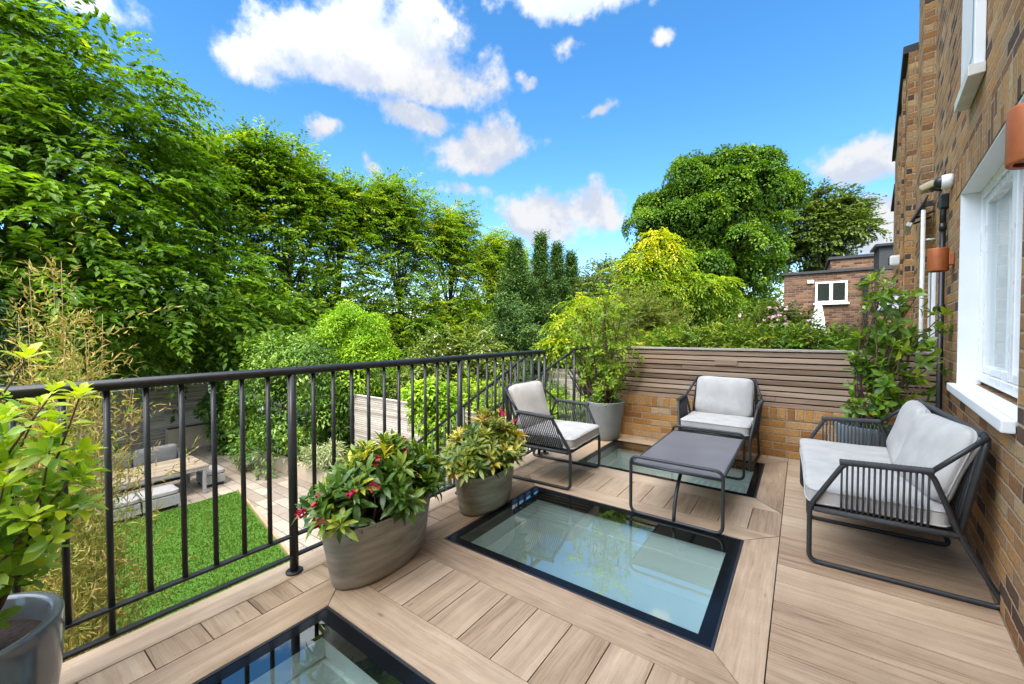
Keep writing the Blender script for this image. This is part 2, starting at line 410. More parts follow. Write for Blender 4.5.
def leaf_arrays(P, D, N, L, W, T, detail=0, fold=.22, droop=.15):
    """returns verts, tris (flattened) and tint per vertex"""
    D = norm(D); S = norm(np.cross(D, N)); N = np.cross(S, D)
    L = L[:, None]; W = W[:, None]
    k = len(P)
    if detail == 0:
        V = np.stack([P, P + D * L * .45 + S * W * .5 + N * W * fold, P + D * L - N * L * droop, P + D * L * .45 - S * W * .5 + N * W * fold], 1)
        F = np.array([[0, 1, 2], [0, 2, 3]])
    else:
        c0 = P; c1 = P + D * L * .33 - N * L * droop * .05; c2 = P + D * L * .68 - N * L * droop * .35; tp = P + D * L - N * L * droop
        f = N * W * fold
        V = np.stack([c0, c1, c2, tp, c1 + S * W * .42 + f, c2 + S * W * .45 + f, c1 - S * W * .42 + f, c2 - S * W * .45 + f], 1)
        F = np.array([[0, 4, 1], [1, 4, 5], [1, 5, 2], [2, 5, 3], [0, 1, 6], [1, 7, 6], [1, 2, 7], [2, 3, 7]])
    nv = V.shape[1]
    Fa = (F[None] + (np.arange(k) * nv)[:, None, None]).reshape(-1, 3)
    return V.reshape(-1, 3), Fa, np.repeat(T, nv)

def leaf_object(name, parts, mat, parent=None, smooth=True):
    Vs, Fs, Ts, b = [], [], [], 0
    for V, F, T in parts:
        Vs.append(V); Fs.append(F + b); Ts.append(T); b += len(V)
    V = np.concatenate(Vs).astype(np.float32); F = np.concatenate(Fs).astype(np.int32); T = np.concatenate(Ts).astype(np.float32)
    me = bpy.data.meshes.new(name)
    me.vertices.add(len(V)); me.vertices.foreach_set('co', V.ravel())
    me.loops.add(F.size); me.loops.foreach_set('vertex_index', F.ravel())
    me.polygons.add(len(F)); me.polygons.foreach_set('loop_start', np.arange(0, F.size, 3, dtype=np.int32))
    me.polygons.foreach_set('use_smooth', np.full(len(F), smooth))
    a = me.attributes.new('tint', 'FLOAT', 'POINT'); a.data.foreach_set('value', np.clip(T, 0, 1))
    me.update(calc_edges=True); me.validate()
    me.materials.append(mat)
    o = bpy.data.objects.new(name, me); COL.objects.link(o)
    if parent is not None: o.parent = parent
    return o

def lobe_points(lobes, n, g, shell=.5, up=.25, zmin=None):
    A = np.array([[l[3] * l[4] + l[4] * l[5] + l[3] * l[5] for l in lobes]])[0]
    idx = g.choice(len(lobes), n, p=A / A.sum())
    L = np.array([l[:6] for l in lobes], float)[idx]
    u = g.normal(size=(n, 3)); u[:, 2] += up; u = norm(u)
    r = shell + (1 - shell) * g.random(n) ** .6
    P = L[:, :3] + u * L[:, 3:6] * r[:, None]
    O = norm(u / L[:, 3:6])
    if zmin is not None:
        k = P[:, 2] > zmin; P, O = P[k], O[k]
    return P, O

def sprays(P, O, g, n_leaf, length, ll, lw, droop=.35, tint=.5, tvar=.3, lift=.2, detail=0, topy=None):
    """flat leafy sprays: leaves left and right along a drooping twig"""
    m = len(P)
    D = O.copy(); D[:, 2] *= .35; D[:, 2] += lift * g.normal(size=m) * .6 + .05
    D = norm(D + g.normal(size=(m, 3)) * .35)
    Ls = length * (.6 + .8 * g.random(m))
    t = np.linspace(.05, 1, n_leaf)[None, :] + g.normal(size=(m, n_leaf)) * .03
    side = np.cross(D, np.array([0, 0, 1.]));  side = norm(side + g.normal(size=(m, 3)) * .15)
    Q = P[:, None] + D[:, None] * (Ls[:, None] * t)[..., None]
    Q[..., 2] -= droop * Ls[:, None] * t ** 2
    sgn = np.where(np.arange(n_leaf) % 2 == 0, 1, -1)[None, :]
    ld = D[:, None] * .55 + side[:, None] * (sgn * (1 - .6 * t ** 3))[..., None]
    ld = ld + np.array([0, 0, -1.]) * (droop * .7 * t)[..., None] + g.normal(size=Q.shape) * .18
    Q = Q + side[:, None] * (sgn * Ls[:, None] * .10 * g.random((m, n_leaf)))[..., None]
    nn = np.array([0, 0, 1.]) + O[:, None] * .35 + g.normal(size=Q.shape) * .28
    k = m * n_leaf
    T = tint + (g.normal(size=m) * tvar)[:, None] + g.normal(size=(m, n_leaf)) * .09
    if topy is not None: T = T + topy(Q)
    sc_ = .7 + .6 * g.random(k)
    return leaf_arrays(Q.reshape(-1, 3), ld.reshape(-1, 3), nn.reshape(-1, 3), ll * sc_, lw * sc_, T.ravel(), detail)

def tufts(P, O, g, n_leaf, rad, ll, lw, tint=.5, tvar=.25, upn=.8, detail=0, flat=.35, droop=.15, axis=None):
    """rounded clumps of leaves hung over a dome"""
    m = len(P)
    A = norm(O * .8 + np.array([0, 0, .5]) + g.normal(size=(m, 3)) * .2) if axis is None else axis
    a1 = norm(np.cross(A, g.normal(size=(m, 3)))); a2 = np.cross(A, a1)
    r = np.sqrt(g.random((m, n_leaf))); th = g.random((m, n_leaf)) * 2 * np.pi
    rr = rad * (.7 + .6 * g.random(m))[:, None]
    off = a1[:, None] * (r * np.cos(th))[..., None] + a2[:, None] * (r * np.sin(th))[..., None]
    Q = P[:, None] + off * rr[..., None] + A[:, None] * ((1 - r ** 2) * flat * rr)[..., None] + g.normal(size=(m, n_leaf, 3)) * rad * .08
    ld = off + A[:, None] * .25 + g.normal(size=Q.shape) * .3
    ld[..., 2] -= .35 * r
    nn = A[:, None] * .7 + np.array([0, 0, 1.]) * upn + g.normal(size=Q.shape) * .35
    k = m * n_leaf
    T = (tint + (g.normal(size=m) * tvar)[:, None] + g.normal(size=(m, n_leaf)) * .1).ravel()
    s = .7 + .6 * g.random(k)
    return leaf_arrays(Q.reshape(-1, 3), ld.reshape(-1, 3), nn.reshape(-1, 3), ll * s, lw * s, T, detail, droop=droop)

def limbs(mb, start, targets, g, r0, sag=.15, seg=6, n=7):
    for tgt in targets:
        s = np.array(start(tgt)) if callable(start) else np.array(start)
        e = np.array(tgt); d = e - s; ln = np.linalg.norm(d)
        b = g.normal(size=3) * ln * .07
        pts, rs = [], []
        for k in range(n):
            t = k / (n - 1)
            p = s + d * t + b * math.sin(math.pi * t) + np.array([0, 0, sag * ln * math.sin(math.pi * t) * .6])
            pts.append(tuple(p)); rs.append(max(.006, r0 * (1 - .85 * t)))
        mb.tube(pts, rs, seg)

def trunk_pts(base, top, g, n=9, wob=.03):
    b = np.array(base, float); t = np.array(top, float); h = np.linalg.norm(t - b)
    w = np.cumsum(g.normal(size=(n, 3)) * wob * h / n, 0); w[0] = 0; w[:, 2] = 0
    return [tuple(b + (t - b) * k / (n - 1) + w[k]) for k in range(n)]

def tree(name, label, cat, base, lobes, mat, seed, height_frac=.8, r0=.2, n_limb=26, group=None, foliage=None, crown_name='crown'):
    g = np.random.default_rng(seed)
    root = empty(name, base, 0, label, cat, group)
    mb = MB()
    zs = max(l[2] + l[5] for l in lobes)
    cx = np.mean([l[0] for l in lobes]); cy = np.mean([l[1] for l in lobes])
    tp = trunk_pts((0, 0, 0), (cx * .6, cy * .6, zs * height_frac), g)
    mb.tube(tp, [r0 * (1.25 if k == 0 else 1) * (1 - .85 * k / 8) for k in range(9)], 10)
    tg, _ = lobe_points(lobes, n_limb, g, .55, .2)
    def st(t):
        zz = max(.12 * zs, min(t[2] * .55, zs * height_frac * .9))
        i = min(8, max(1, int(round(zz / (zs * height_frac) * 8))))
        return tp[i]
    limbs(mb, st, tg, g, r0 * .42)
    mb.build('trunk', M['bark'], root)
    leaf_object(crown_name, foliage(lobes, g), M[mat] if isinstance(mat, str) else mat, root)
    return root

# ------------------------------------------------------------------ the setting
GZ = -2.85                                    # garden level below the terrace
mb = MB(); mb.box(-600, 600, -600, 600, GZ - .4, GZ - .05)
tag(mb.build('ground', M['ground']), kind='structure')
SKX = (-1.795, -.272)                          # rooflights in the deck
SKY = [(-.06, 1.004), (1.753, 2.818), (3.575, 4.59)]
EX0, EX1, EY0, EY1 = -2.32, .30, -2.2, 4.905   # edge of the roof terrace
WALLX, WALLA = .449, R(6.2)                    # the house wall runs 6 degrees off the deck

def wx(y): return WALLX + .1086 * y

# deck of boards
G = .0048; T0, T1 = -.022, 0.0
deck = MB()
def board(x0, x1, y0, y1, along, poly=None):
    if poly is None:
        poly = [(x0 + G / 2, y0 + G / 2), (x1 - G / 2, y0 + G / 2), (x1 - G / 2, y1 - G / 2), (x0 + G / 2, y1 - G / 2)]
    n = len(poly)
    b = [(p[0], p[1], T0) for p in poly] + [(p[0], p[1], T1) for p in poly]
    fs = [tuple(range(n, 2 * n))] + [(i, (i + 1) % n, n + (i + 1) % n, n + i) for i in range(n)]
    w = (lambda p: (p[1], p[0])) if along == 'y' else (lambda p: (p[0], p[1]))
    uvs = [[w(b[k]) for k in f] for f in fs]
    deck.add(b, fs, uvs=uvs)
XE = -2.145; XS = -1.979; XB = SKX[0]; XR = SKX[1]; XP = -.096
# edge board
y = EY0
for y1 in (-.35, 1.6, 3.2, EY1): board(EX0, XE, y, y1, 'y'); y = y1
# short boards behind the edge board
y = EY0 + .02
while y < EY1 - .01:
    y1 = min(y + .186, EY1); board(XE, XS, y, y1, 'x'); y = y1
def mitre(o, i, side):
    (ox0, ox1, oy0, oy1), (ix0, ix1, iy0, iy1) = o, i; h = G / 2
    if side == 's': return [(ox0 + h * 2, oy0), (ox1 - h * 2, oy0), (ix1 - h, iy0), (ix0 + h, iy0)]
    if side == 'n': return [(ix0 + h, iy1), (ix1 - h, iy1), (ox1 - h * 2, oy1), (ox0 + h * 2, oy1)]
    if side == 'w': return [(ox0, oy0 + h * 2), (ix0, iy0 + h), (ix0, iy1 - h), (ox0, oy1 - h * 2)]
    if side == 'e': return [(ix1, iy0 + h), (ox1, oy0 + h * 2), (ox1, oy1 - h * 2), (ix1, iy1 - h)]
bands = []
for k, (a, b) in enumerate(SKY):
    i = (XB, XR, a, b); lo = a - (.193 if k else .196); hi = min(b + (.176 if k == 1 else .196), EY1 - .1)
    o = (XS + G / 2, XP - G / 2, lo, hi)
    for s, al in (('s', 'x'), ('n', 'x'), ('w', 'y'), ('e', 'y')): board(0, 0, 0, 0, al, mitre(o, i, s))
    bands.append((lo, hi))
def fill_band(y0, y1, x0=XS, n0=XR):
    xs = [XP, XR]
    while xs[-1] - .1765 > XS + .05: xs.append(xs[-1] - .1765)
    xs.append(XS)
    for p, q in zip(xs[:-1], xs[1:]): board(q, p, y0, y1, 'y')
fill_band(bands[0][1], bands[1][0]); fill_band(bands[1][1], bands[2][0]); fill_band(bands[2][1], EY1); fill_band(EY0, bands[0][0])
# long planks towards the house
y = EY0
while y < EY1 - .01:
    y1 = min(y + .186, EY1)
    xa, xb = wx(y) - .004, wx(y1) - .004
    cut = XP + rnd.choice([.9, 1.1, 1.6, 1.6])
    board(0, 0, 0, 0, 'x', [(XP + G / 2, y + G / 2), (xa, y + G / 2), (xb, y1 - G / 2), (XP + G / 2, y1 - G / 2)])
    y = y1
tag(deck.build('deck', M['deck']), kind='structure')

# slab under the deck, with an opening under each rooflight
def slab_cells(mb, x0, x1, y0, y1, holes, z0, z1):
    ys = sorted({y0, y1} | {h[2] for h in holes} | {h[3] for h in holes})
    for a, b in zip(ys[:-1], ys[1:]):
        hs = sorted([h for h in holes if h[2] <= a + 1e-6 and h[3] >= b - 1e-6])
        x = x0
        for h in hs: mb.box(x, h[0], a, b, z0, z1); x = h[1]
        mb.box(x, x1, a, b, z0, z1)
holes = [(SKX[0], SKX[1], max(a, EY0), b) for a, b in SKY]
mb = MB(); slab_cells(mb, EX0 + .03, .44, EY0, EY1, holes, -.06, T0 - .003)
# strip that reaches the skewed house wall
mb.prism([(.442, EY0), (wx(EY0) , EY0), (wx(EY1), EY1), (.442, EY1)] if wx(EY0) > .443 else [(.442, 0), (wx(0), 0), (wx(EY1), EY1), (.442, EY1)], -.06, T0 - .003)
tag(mb.build('deck_underlay', M['underlay']), kind='structure')

# lawn, paving
LX0, LX1, LY0, LY1 = -11.95, -7.75, -6.0, 3.95
mb = MB(); mb.prism([(-11.9, LY0), (-2.9, LY0), (-2.9, 2.72), (-11.95, 4.25)], GZ - .03, GZ + .012)
tag(mb.build('lawn', M['lawn']), kind='structure')
mb = MB()
mb.prism([(-18.0, -7), (-11.93, -7), (-11.99, 4.27), (-18.0, 5.3)], GZ - .05, GZ)
mb.prism([(-18.0, 5.303), (-11.99, 4.273), (-2.6, 2.69), (-2.6, 6.8), (-18.0, 6.8)], GZ - .05, GZ)
tag(mb.build('patio_paving', M['paving']), kind='structure')
# lawn blades, too many to count
g = np.random.default_rng(3)
n = 60000
px = g.uniform(-11.9, -3.6, n); py = g.uniform(-1.5, 4.2, n)
k = py < 4.25 - (px + 11.95) * .1707 - .03
px, py = px[k], py[k]; n = len(px)
D = np.stack([g.normal(size=n) * .35, g.normal(size=n) * .35, np.ones(n)], 1)
M['blade'] = leafmat('grass_blades', [(0, (.030, .08, .008)), (.5, (.055, .13, .012)), (1, (.10, .19, .025))], transl=.3, patch=.3, gain=1.0)
go = leaf_object('grass', [leaf_arrays(np.stack([px, py, np.full(n, GZ + .01)], 1), D, g.normal(size=(n, 3)), g.uniform(.025, .05, n), np.full(n, .016), g.uniform(.2, .9, n))], M['blade'])
tag(go, 'short bright green turf blades covering the rectangular lawn', 'grass', kind='stuff')

et = empty('timber_edging', (-11.95, 4.26, GZ), 0, 'brown timber board edging the lawn where it meets the paved path', 'edging')
mb = MB(); mb.prism([(0, 0), (9.05, -1.53), (9.05, -1.49), (0, .04)], -.04, .06); mb.build('edge_board', M['timber'], et)

# ------------------------------------------------------------------ rooflights
rl_lab = ['walk-on glass rooflight nearest the front, below the first oval planter',
          'walk-on glass rooflight in the middle, partly under the coffee table',
          'walk-on glass rooflight farthest back, below the rear armchair']
w_, d_ = SKX[1] - SKX[0], 1.0
def rooflight(y0, y1, label):
    w, d = SKX[1] - SKX[0], y1 - y0
    r = empty('rooflight', (SKX[0], y0, 0), 0, label, 'rooflight', 'glass rooflights set in the deck')
    t = .014; fb = .055; zt = -.003
    mb = MB()
    for a in ((0.003, w - .003, .003, t), (.003, w - .003, d - t, d - .003), (.003, t, t, d - t), (w - t, w - .003, t, d - t)):
        mb.box(a[0], a[1], a[2], a[3], -.05, zt + .002)
    mb.build('frame', M['trim'], r)
    mb = MB(); e = t + .002
    for a in ((e, w - e, e, e + fb), (e, w - e, d - e - fb, d - e), (e, e + fb, e + fb, d - e - fb), (w - e - fb, w - e, e + fb, d - e - fb)):
        mb.box(a[0], a[1], a[2], a[3], -.03, zt)
    mb.build('glass_border', M['frit'], r)
    mb = MB(); i = e + fb
    mb.add([(i, i, zt), (w - i, i, zt), (w - i, d - i, zt), (i, d - i, zt)], [(0, 1, 2, 3)])
    mb.build('glass_pane', M['glass'], r)
    mb = MB(); a, b = i - .05, i - .002
    mb.box(a, w - a, a, b, -.08, zt - .028); mb.box(a, w - a, d - b, d - a, -.08, zt - .028); mb.box(a, b, b, d - b, -.08, zt - .028); mb.box(w - b, w - a, b, d - b, -.08, zt - .028)
    mb.build('black_kerb', M['frit'], r)
    # white lining of the light shaft, stepped like the plaster reveal
    mb = MB()
    for (s0, s1, z0, z1) in ((.03, .065, -.20, -.083), (.012, .06, -.50, -.203)):
        a, b = i - s1, i - s0
        mb.box(a, w - a, a, b, z0, z1); mb.box(a, w - a, d - b, d - a, z0, z1)
        mb.box(a, b, b, d - b, z0, z1); mb.box(w - b, w - a, b, d - b, z0, z1)
    mb.build('shaft_lining', M['plaster'], r)
    mb = MB(); mb.box(i - .05, w - i + .05, i - .05, d - i + .05, -.50, -.46); mb.build('shaft_fill_panel', M['fill_panel'], r)  # pale panel added across the shaft so the rooflight looks brightly lit
    return r
for (a, b), l in zip(SKY, rl_lab): rooflight(a, b, l)

# ------------------------------------------------------------------ the house
house = empty('brick_house', (WALLX, 0, 0), -WALLA, 'tall brown brick house with white windows rising beside the terrace', 'house')
# local frame: +y along the wall, +x into the house, z up; wall face at x = 0
OY0, OY1, OZ0, OZ1 = 2.575, 4.235, .905, 2.262
def wall_cells(mb, y0, y1, z0, z1, x0, x1, hole):
    hy0, hy1, hz0, hz1 = hole
    mb.box(x0, x1, y0, hy0, z0, z1); mb.box(x0, x1, hy1, y1, z0, z1)
    mb.box(x0, x1, hy0, hy1, z0, hz0); mb.box(x0, x1, hy0, hy1, hz1, z1)
mb = MB()
wall_cells(mb, -9.0, 6.04, -2.85, 7.6, 0, .3, (OY0, OY1, OZ0, OZ1))
mb.box(-.085, .3, 6.22, 6.98, -2.85, 7.6)            # pier beyond the slot
mb.box(.02, .3, 6.043, 6.217, -2.85, 7.6)            # back of the slot
mb.box(-.17, .3, 6.983, 11.2, -2.85, 4.72)            # lower wing
mb.box(-.20, -.173, 7.4, 7.75, -2.85, 4.6)
mb.box(-.20, -.173, 8.6, 9.1, -2.85, 4.6)
mb.box(-.12, .3, 11.203, 13.5, -2.85, 4.2)
mb.build('wall', M['house'], house)
# soldier course over the window: bricks on end
mb = MB()
y0, y1 = OY0 - .22, OY1 + .22
vs = [(-.004, y0, OZ1), (-.004, y1, OZ1), (-.004, y1, OZ1 + .225), (-.004, y0, OZ1 + .225), (.05, y0, OZ1), (.05, y1, OZ1), (.05, OY1, OZ1 - .0), (.05, OY0, OZ1)]
mb.add(vs[:4], [(0, 3, 2, 1)], uvs=[[(OZ1, y0), (OZ1 + .225, y0), (OZ1 + .225, y1), (OZ1, y1)]])
mb.add([(-.004, y0, OZ1 - .001), (-.004, y1, OZ1 - .001), (.0, y1, OZ1 - .001), (0, y0, OZ1 - .001)], [(0, 1, 2, 3)], uvs=[[(0, y0), (0, y1), (.01, y1), (.01, y0)]])
mb.build('lintel_course', M['house'], house)
# coping of the lower wing
mb = MB(); mb.bbox(-.22, .35, 6.99, 11.25, 4.723, 4.82, .01); mb.bbox(-.18, .35, 11.26, 13.5, 4.203, 4.28, .01)
mb.build('roof_coping', M['felt'], house)
# window: reveal lining, frame, sill, pane, curtain
win = MB()
rv = .115
win.box(.001, rv, OY1 - .012, OY1 - .0015, OZ0 + .003, OZ1 - .003)
win.box(.001, rv, OY0 + .0015, OY0 + .012, OZ0 + .003, OZ1 - .003)
win.box(.001, rv, OY0 + .0125, OY1 - .0125, OZ1 - .014, OZ1 - .0015)
win = win.build('window', M['white'], house)
win['label'] = 'large white framed window with a deep white sill'
mb = MB()
fy0, fy1, fz0, fz1 = OY0 + .013, OY1 - .013, OZ0 + .035, OZ1 - .015
f = .055
mb.bbox(rv - .02, rv + .05, fy0, fy0 + f, fz0, fz1, .006); mb.bbox(rv - .02, rv + .05, fy1 - f, fy1, fz0, fz1, .006)
mb.bbox(rv - .02, rv + .05, fy0 + f, fy1 - f, fz0, fz0 + f, .006); mb.bbox(rv - .02, rv + .05, fy0 + f, fy1 - f, fz1 - f, fz1, .006)
s = .05; iy0, iy1, iz0, iz1 = fy0 + f + .003, fy1 - f - .003, fz0 + f + .003, fz1 - f - .003
ym = (iy0 + iy1) / 2
for a, b in ((iy0, ym - .002), (ym + .002, iy1)):
    mb.bbox(rv - .005, rv + .045, a, a + s, iz0, iz1, .008); mb.bbox(rv - .005, rv + .045, b - s, b, iz0, iz1, .008)
    mb.bbox(rv - .005, rv + .045, a + s, b - s, iz0, iz0 + s, .008); mb.bbox(rv - .005, rv + .045, a + s, b - s, iz1 - s, iz1, .008)
mb.build('frame', M['upvc'], win)
mb = MB(); mb.add([(rv + .02, iy0, iz0), (rv + .02, iy1, iz0), (rv + .02, iy1, iz1), (rv + .02, iy0, iz1)], [(0, 1, 2, 3)]); mb.build('pane', M['pane'], win)
mb = MB(); vs, fs = [], []
N = 160
for k in range(N + 1):
    yy = iy0 + (iy1 - iy0) * k / N; xx = rv + .10 + .009 * math.sin(k * .8) + .004 * math.sin(k * 2.1 + 1)
    vs += [(xx, yy, iz0 - .05), (xx, yy, iz1 + .05)]
fs = [(2 * k, 2 * k + 2, 2 * k + 3, 2 * k + 1) for k in range(N)]
mb.add(vs, fs, True); mb.build('curtain', M['curtain'], win)
mb = MB(); mb.bbox(-.045, -.002, OY0 + .0, OY1 + .02, OZ0 - .052, OZ0 + .002, .006); mb.box(-.0015, rv - .022, OY0 + .002, OY1 - .002, OZ0 - .02, OZ0 + .0018)
mb.build('sill', M['white'], win)
mb = MB(); mb.box(.45, .46, OY0 - .5, OY1 + .5, OZ0 - .5, OZ1 + .3); mb.build('dark_interior', M['dark'], win)
# small upper window box with thick sill
u = MB(); u.bbox(-.045, -.002, 3.42, 3.90, 2.79, 4.3, .004)
u = u.build('upper_window', M['white'], house); u['label'] = 'narrow white upper window box'
mb = MB(); mb.bbox(-.07, -.002, 3.40, 3.92, 2.725, 2.788, .005); mb.build('sill', M['dirtywhite'], u)
mb = MB(); mb.add([(-.0475, 3.47, 2.86), (-.0475, 3.85, 2.86), (-.0475, 3.85, 4.22), (-.0475, 3.47, 4.22)], [(0, 3, 2, 1)]); mb.build('pane', M['curtain'], u)
# narrow white door frame of the next house
d = MB(); d.bbox(-.03, -.002, 5.62, 5.69, .0, 2.0, .006); d.bbox(-.03, -.002, 5.93, 6.0, .0, 2.0, .006); d.bbox(-.03, -.002, 5.692, 5.928, 1.93, 2.0, .006)
d = d.build('door', M['white'], house); d['label'] = 'narrow doorway with white frame beyond the black pipe'
mb = MB(); mb.bbox(-.02, -.004, 5.692, 5.928, 0.0, 1.928, .004); mb.build('door_leaf', simple('brown_stained_door', (.16, .075, .04), .5, scale=5), d)
# lower storey shell, ceiling and room under the deck
mb = MB()
for a, b in ((EY0, .4), (2.9, EY1)): mb.box(-2.30, -2.10, a, b, GZ, -.065)
mb.box(-2.30, -2.10, .402, 2.898, -.62, -.065)
mb.box(-2.098, .40, EY0, EY0 + .2, GZ, -.065)
mb.box(-2.098, .60, EY1 - .2, EY1, GZ, -.065)
ex = mb.build('extension_wall', M['house'], None)
ex.parent = house; ex.matrix_parent_inverse = Matrix.Translation((WALLX, 0, 0)) @ Matrix.Rotation(-WALLA, 4, 'Z')
ex.matrix_parent_inverse = ex.matrix_parent_inverse.inverted()
INV = ex.matrix_parent_inverse.copy()
# fittings on the house wall
def on_wall(s, off, z):                        # point at s along the wall, off in front of it
    a = WALLA
    return (WALLX + s * math.sin(a) - off * math.cos(a), s * math.cos(a) + off * math.sin(a), z)
def wall_lamp(s, z, label):
    r = empty('wall_lamp', on_wall(s, 0, z), -WALLA, label, 'wall lamp', 'copper cylinder lamps on the house wall')
    mb = MB(); mb.lathe([(.044, -.085), (.058, -.088), (.06, -.08), (.06, .08), (.058, .088), (.044, .085)], 36, (-.085, 0, 0)); mb.build('shade', M['copper'], r)
    for lz in (-.07, .07):
        mb = MB(); mb.disc((-.085, 0, lz), .055, .055); mb.build('lens', M['dirtywhite'], r)
    mb = MB(); mb.bbox(-.03, -.001, -.032, .032, -.045, .045, .005); mb.tube([(-.028, 0, 0), (-.03, 0, 0)], .02, 12); mb.build('bracket', M['copper'], r)
    return r
wall_lamp(4.47, 1.83, 'copper cylinder wall lamp in front of the black downpipe')
wall_lamp(1.95, 1.885, 'copper cylinder wall lamp at the near edge of the white window')
r = empty('downpipe', on_wall(4.86, 0, 0), -WALLA, 'black downpipe on the house wall beside the copper lamp', 'drainpipe')
mb = MB(); mb.tube([(-.03, 0, -2.8), (-.03, 0, 2.2)], .019, 14); mb.build('pipe', M['blackp'], r)
for zz in (.35, 1.45, 2.12):
    mb = MB(); mb.tube([(-.03, 0, zz), (-.03, 0, zz + .06)], .024, 14); mb.build('collar', M['blackp'], r)
mb = MB(); mb.tube(fillet([(-.03, 0, 2.16), (-.03, 0, 2.30), (.0, 0, 2.36)], .04), .02, 12); mb.bbox(-.055, -.0, -.04, .04, 2.30, 2.42, .01); mb.build('hopper', M['blackp'], r)
r = empty('security_camera', on_wall(4.66, 0, 2.47), -WALLA, 'white security camera with black lens mounted on the brick wall', 'camera')
mb = MB(); mb.lathe([(.0, .0), (.055, 0), (.058, .015), (.056, .05), (.05, .062)], 28)
for i, p in enumerate(mb.v): mb.v[i] = (-p[2], p[0], p[1])
mb.build('body', M['upvc'], r)
mb = MB(); mb.lathe([(.048, .0625), (.046, .078), (.032, .098), (.0, .106)], 28)
for i, p in enumerate(mb.v): mb.v[i] = (-p[2], p[0], p[1])
mb.build('lens', M['blackp'], r)
# outside lights and white boxes further along
r = empty('flood_light', on_wall(5.35, 0, 2.62), -WALLA, 'beige floodlight with tilted hood above the white pipe', 'floodlight')
Mx = Matrix.Translation((-.10, 0, .0)) @ Matrix.Rotation(R(-24), 4, 'Y')
mb = MB(); mb.bbox(-.05, .06, -.08, .08, -.03, .03, .018, Mx); mb.build('lamp_head', M['beige'], r)
mb = MB(); mb.tube([(-.0, 0, -.04), (-.08, 0, -.01)], .018, 10); mb.build('bracket', M['blackp'], r)
r = empty('awning', on_wall(6.0, 0, 2.45), -WALLA, 'small tilted awning with pale edge over the neighbouring doorway', 'awning')
Mx = Matrix.Rotation(R(52), 4, 'Y')
AW = Matrix.Translation((-.05, 0, .20)) @ Matrix.Rotation(R(116), 4, 'Y')
mb = MB(); mb.bbox(.0, .30, -.22, .22, -.018, .0, .006, AW); mb.build('panel', M['trim'], r)
mb = MB(); mb.bbox(.28, .32, -.22, .22, -.03, .012, .006, AW); mb.build('edge_strip', M['dirtywhite'], r)
for ay in (-.15, .15):
    mb = MB(); mb.tube([(-.005, ay, .05), (-.14, ay, .0)], .010, 8); mb.build('arm', M['blackp'], r)
r = empty('waste_pipe', on_wall(5.75, 0, 0), -WALLA, 'thin white pipe running down below the beige floodlight', 'pipe')
mb = MB(); mb.tube([(-.09, 0, -.2), (-.09, 0, 2.5)], .018, 12); mb.build('pipe', M['dirtywhite'], r)
for cz in (1.2, 2.2):
    mb = MB(); mb.tube([(-.072, 0, cz), (-.002, 0, cz)], .010, 8); mb.build('clip', M['dirtywhite'], r)
r = empty('meter_box', on_wall(7.2, 0, 1.55), -WALLA, 'white box fixed low on the far brick wing behind the corner shrub', 'box')
mb = MB(); mb.bbox(-.42, -.163, -.28, .28, .0, .18, .012); mb.build('case', M['white'], r)
mb = MB(); mb.bbox(-.40, -.18, -.26, .26, -.06, -.003, .004); mb.build('underside', M['blackp'], r)
for s, z, l in ((7.6, 2.25, 'small beige vent cowl on the far brick wing'), ):
    r = empty('vent_cowl', on_wall(s, 0, z), -WALLA, l, 'vent')
    mb = MB(); mb.bbox(-.30, -.163, -.09, .09, -.07, .07, .03); mb.build('cowl', M['dirtywhite'], r)
    mb = MB(); mb.bbox(-.31, -.301, -.07, .07, -.05, .05, .004); mb.build('grille', M['blackp'], r)

# ------------------------------------------------------------------ back wall: brick with slatted fence on top
bw = empty('brick_parapet', (-2.14, EY1, 0), 0, 'low yellow brick wall at the back of the terrace below the slatted fence', 'brick wall')
L = wx(EY1) + 2.14 - .006
mb = MB(); mb.box(0, L, .0, .215, -.6, .392); mb.build('wall', M['low'], bw)
mb = MB()
mb.add([(0, -.003, .393), (L, -.003, .393), (L, -.003, .498), (0, -.003, .498), (0, .217, .498), (L, .217, .498), (L, .217, .393), (0, .217, .393)],
       [(0, 1, 2, 3), (3, 2, 5, 4), (4, 5, 6, 7), (0, 3, 4, 7), (1, 6, 5, 2), (0, 7, 6, 1)],
       uvs=[[(.0, 0), (.0, L), (.105, L), (.105, 0)], [(.0, 0), (.0, L), (.105, L), (.105, 0)], [(.0, 0), (.0, L), (.105, L), (.105, 0)], [(.0, 0)] * 4, [(0, 0)] * 4, [(0, 0)] * 4])
mb.build('coping_course', M['low'], bw)
fe = empty('slatted_fence', (-2.16, EY1 + .03, .5), 0, 'weathered horizontal slat fence standing on the yellow brick wall', 'fence')
L2 = L + .02
mb = MB(); ns = 10; pt = .0575
for k in range(ns):
    z0 = .004 + k * pt
    cuts = [0] + ([L2 * rnd.choice([.33, .62])] if k in (1, 6) else []) + [L2]
    for a, b in zip(cuts[:-1], cuts[1:]):
        dz = rnd.uniform(-.002, .002); dy = rnd.uniform(-.003, .003)
        mb.bbox(a + .001, b - .001, dy, .018 + dy, z0 + dz, z0 + .0445 + dz, .003)
    if k == 7: mb.bbox(L2 * .44, L2 * .51, -.012, -.005, z0 + .012, z0 + .06, .002)
mb.build('slat_panel', M['slat'], fe)
mb = MB(); mb.box(0.01, L2 - .01, .028, .036, .0, ns * pt); mb.build('backing', M['dark'], fe)
mb = MB(); mb.bbox(-.02, L2, -.012, .07, ns * pt + .003, ns * pt + .026, .004); mb.build('capping', M['slat2'], fe)
for xx in (.03, 1.1, 2.2, L2 - .08):
    mb = MB(); mb.bbox(xx, xx + .07, .038, .11, -.02, ns * pt, .004); mb.build('post', M['slat'], fe)

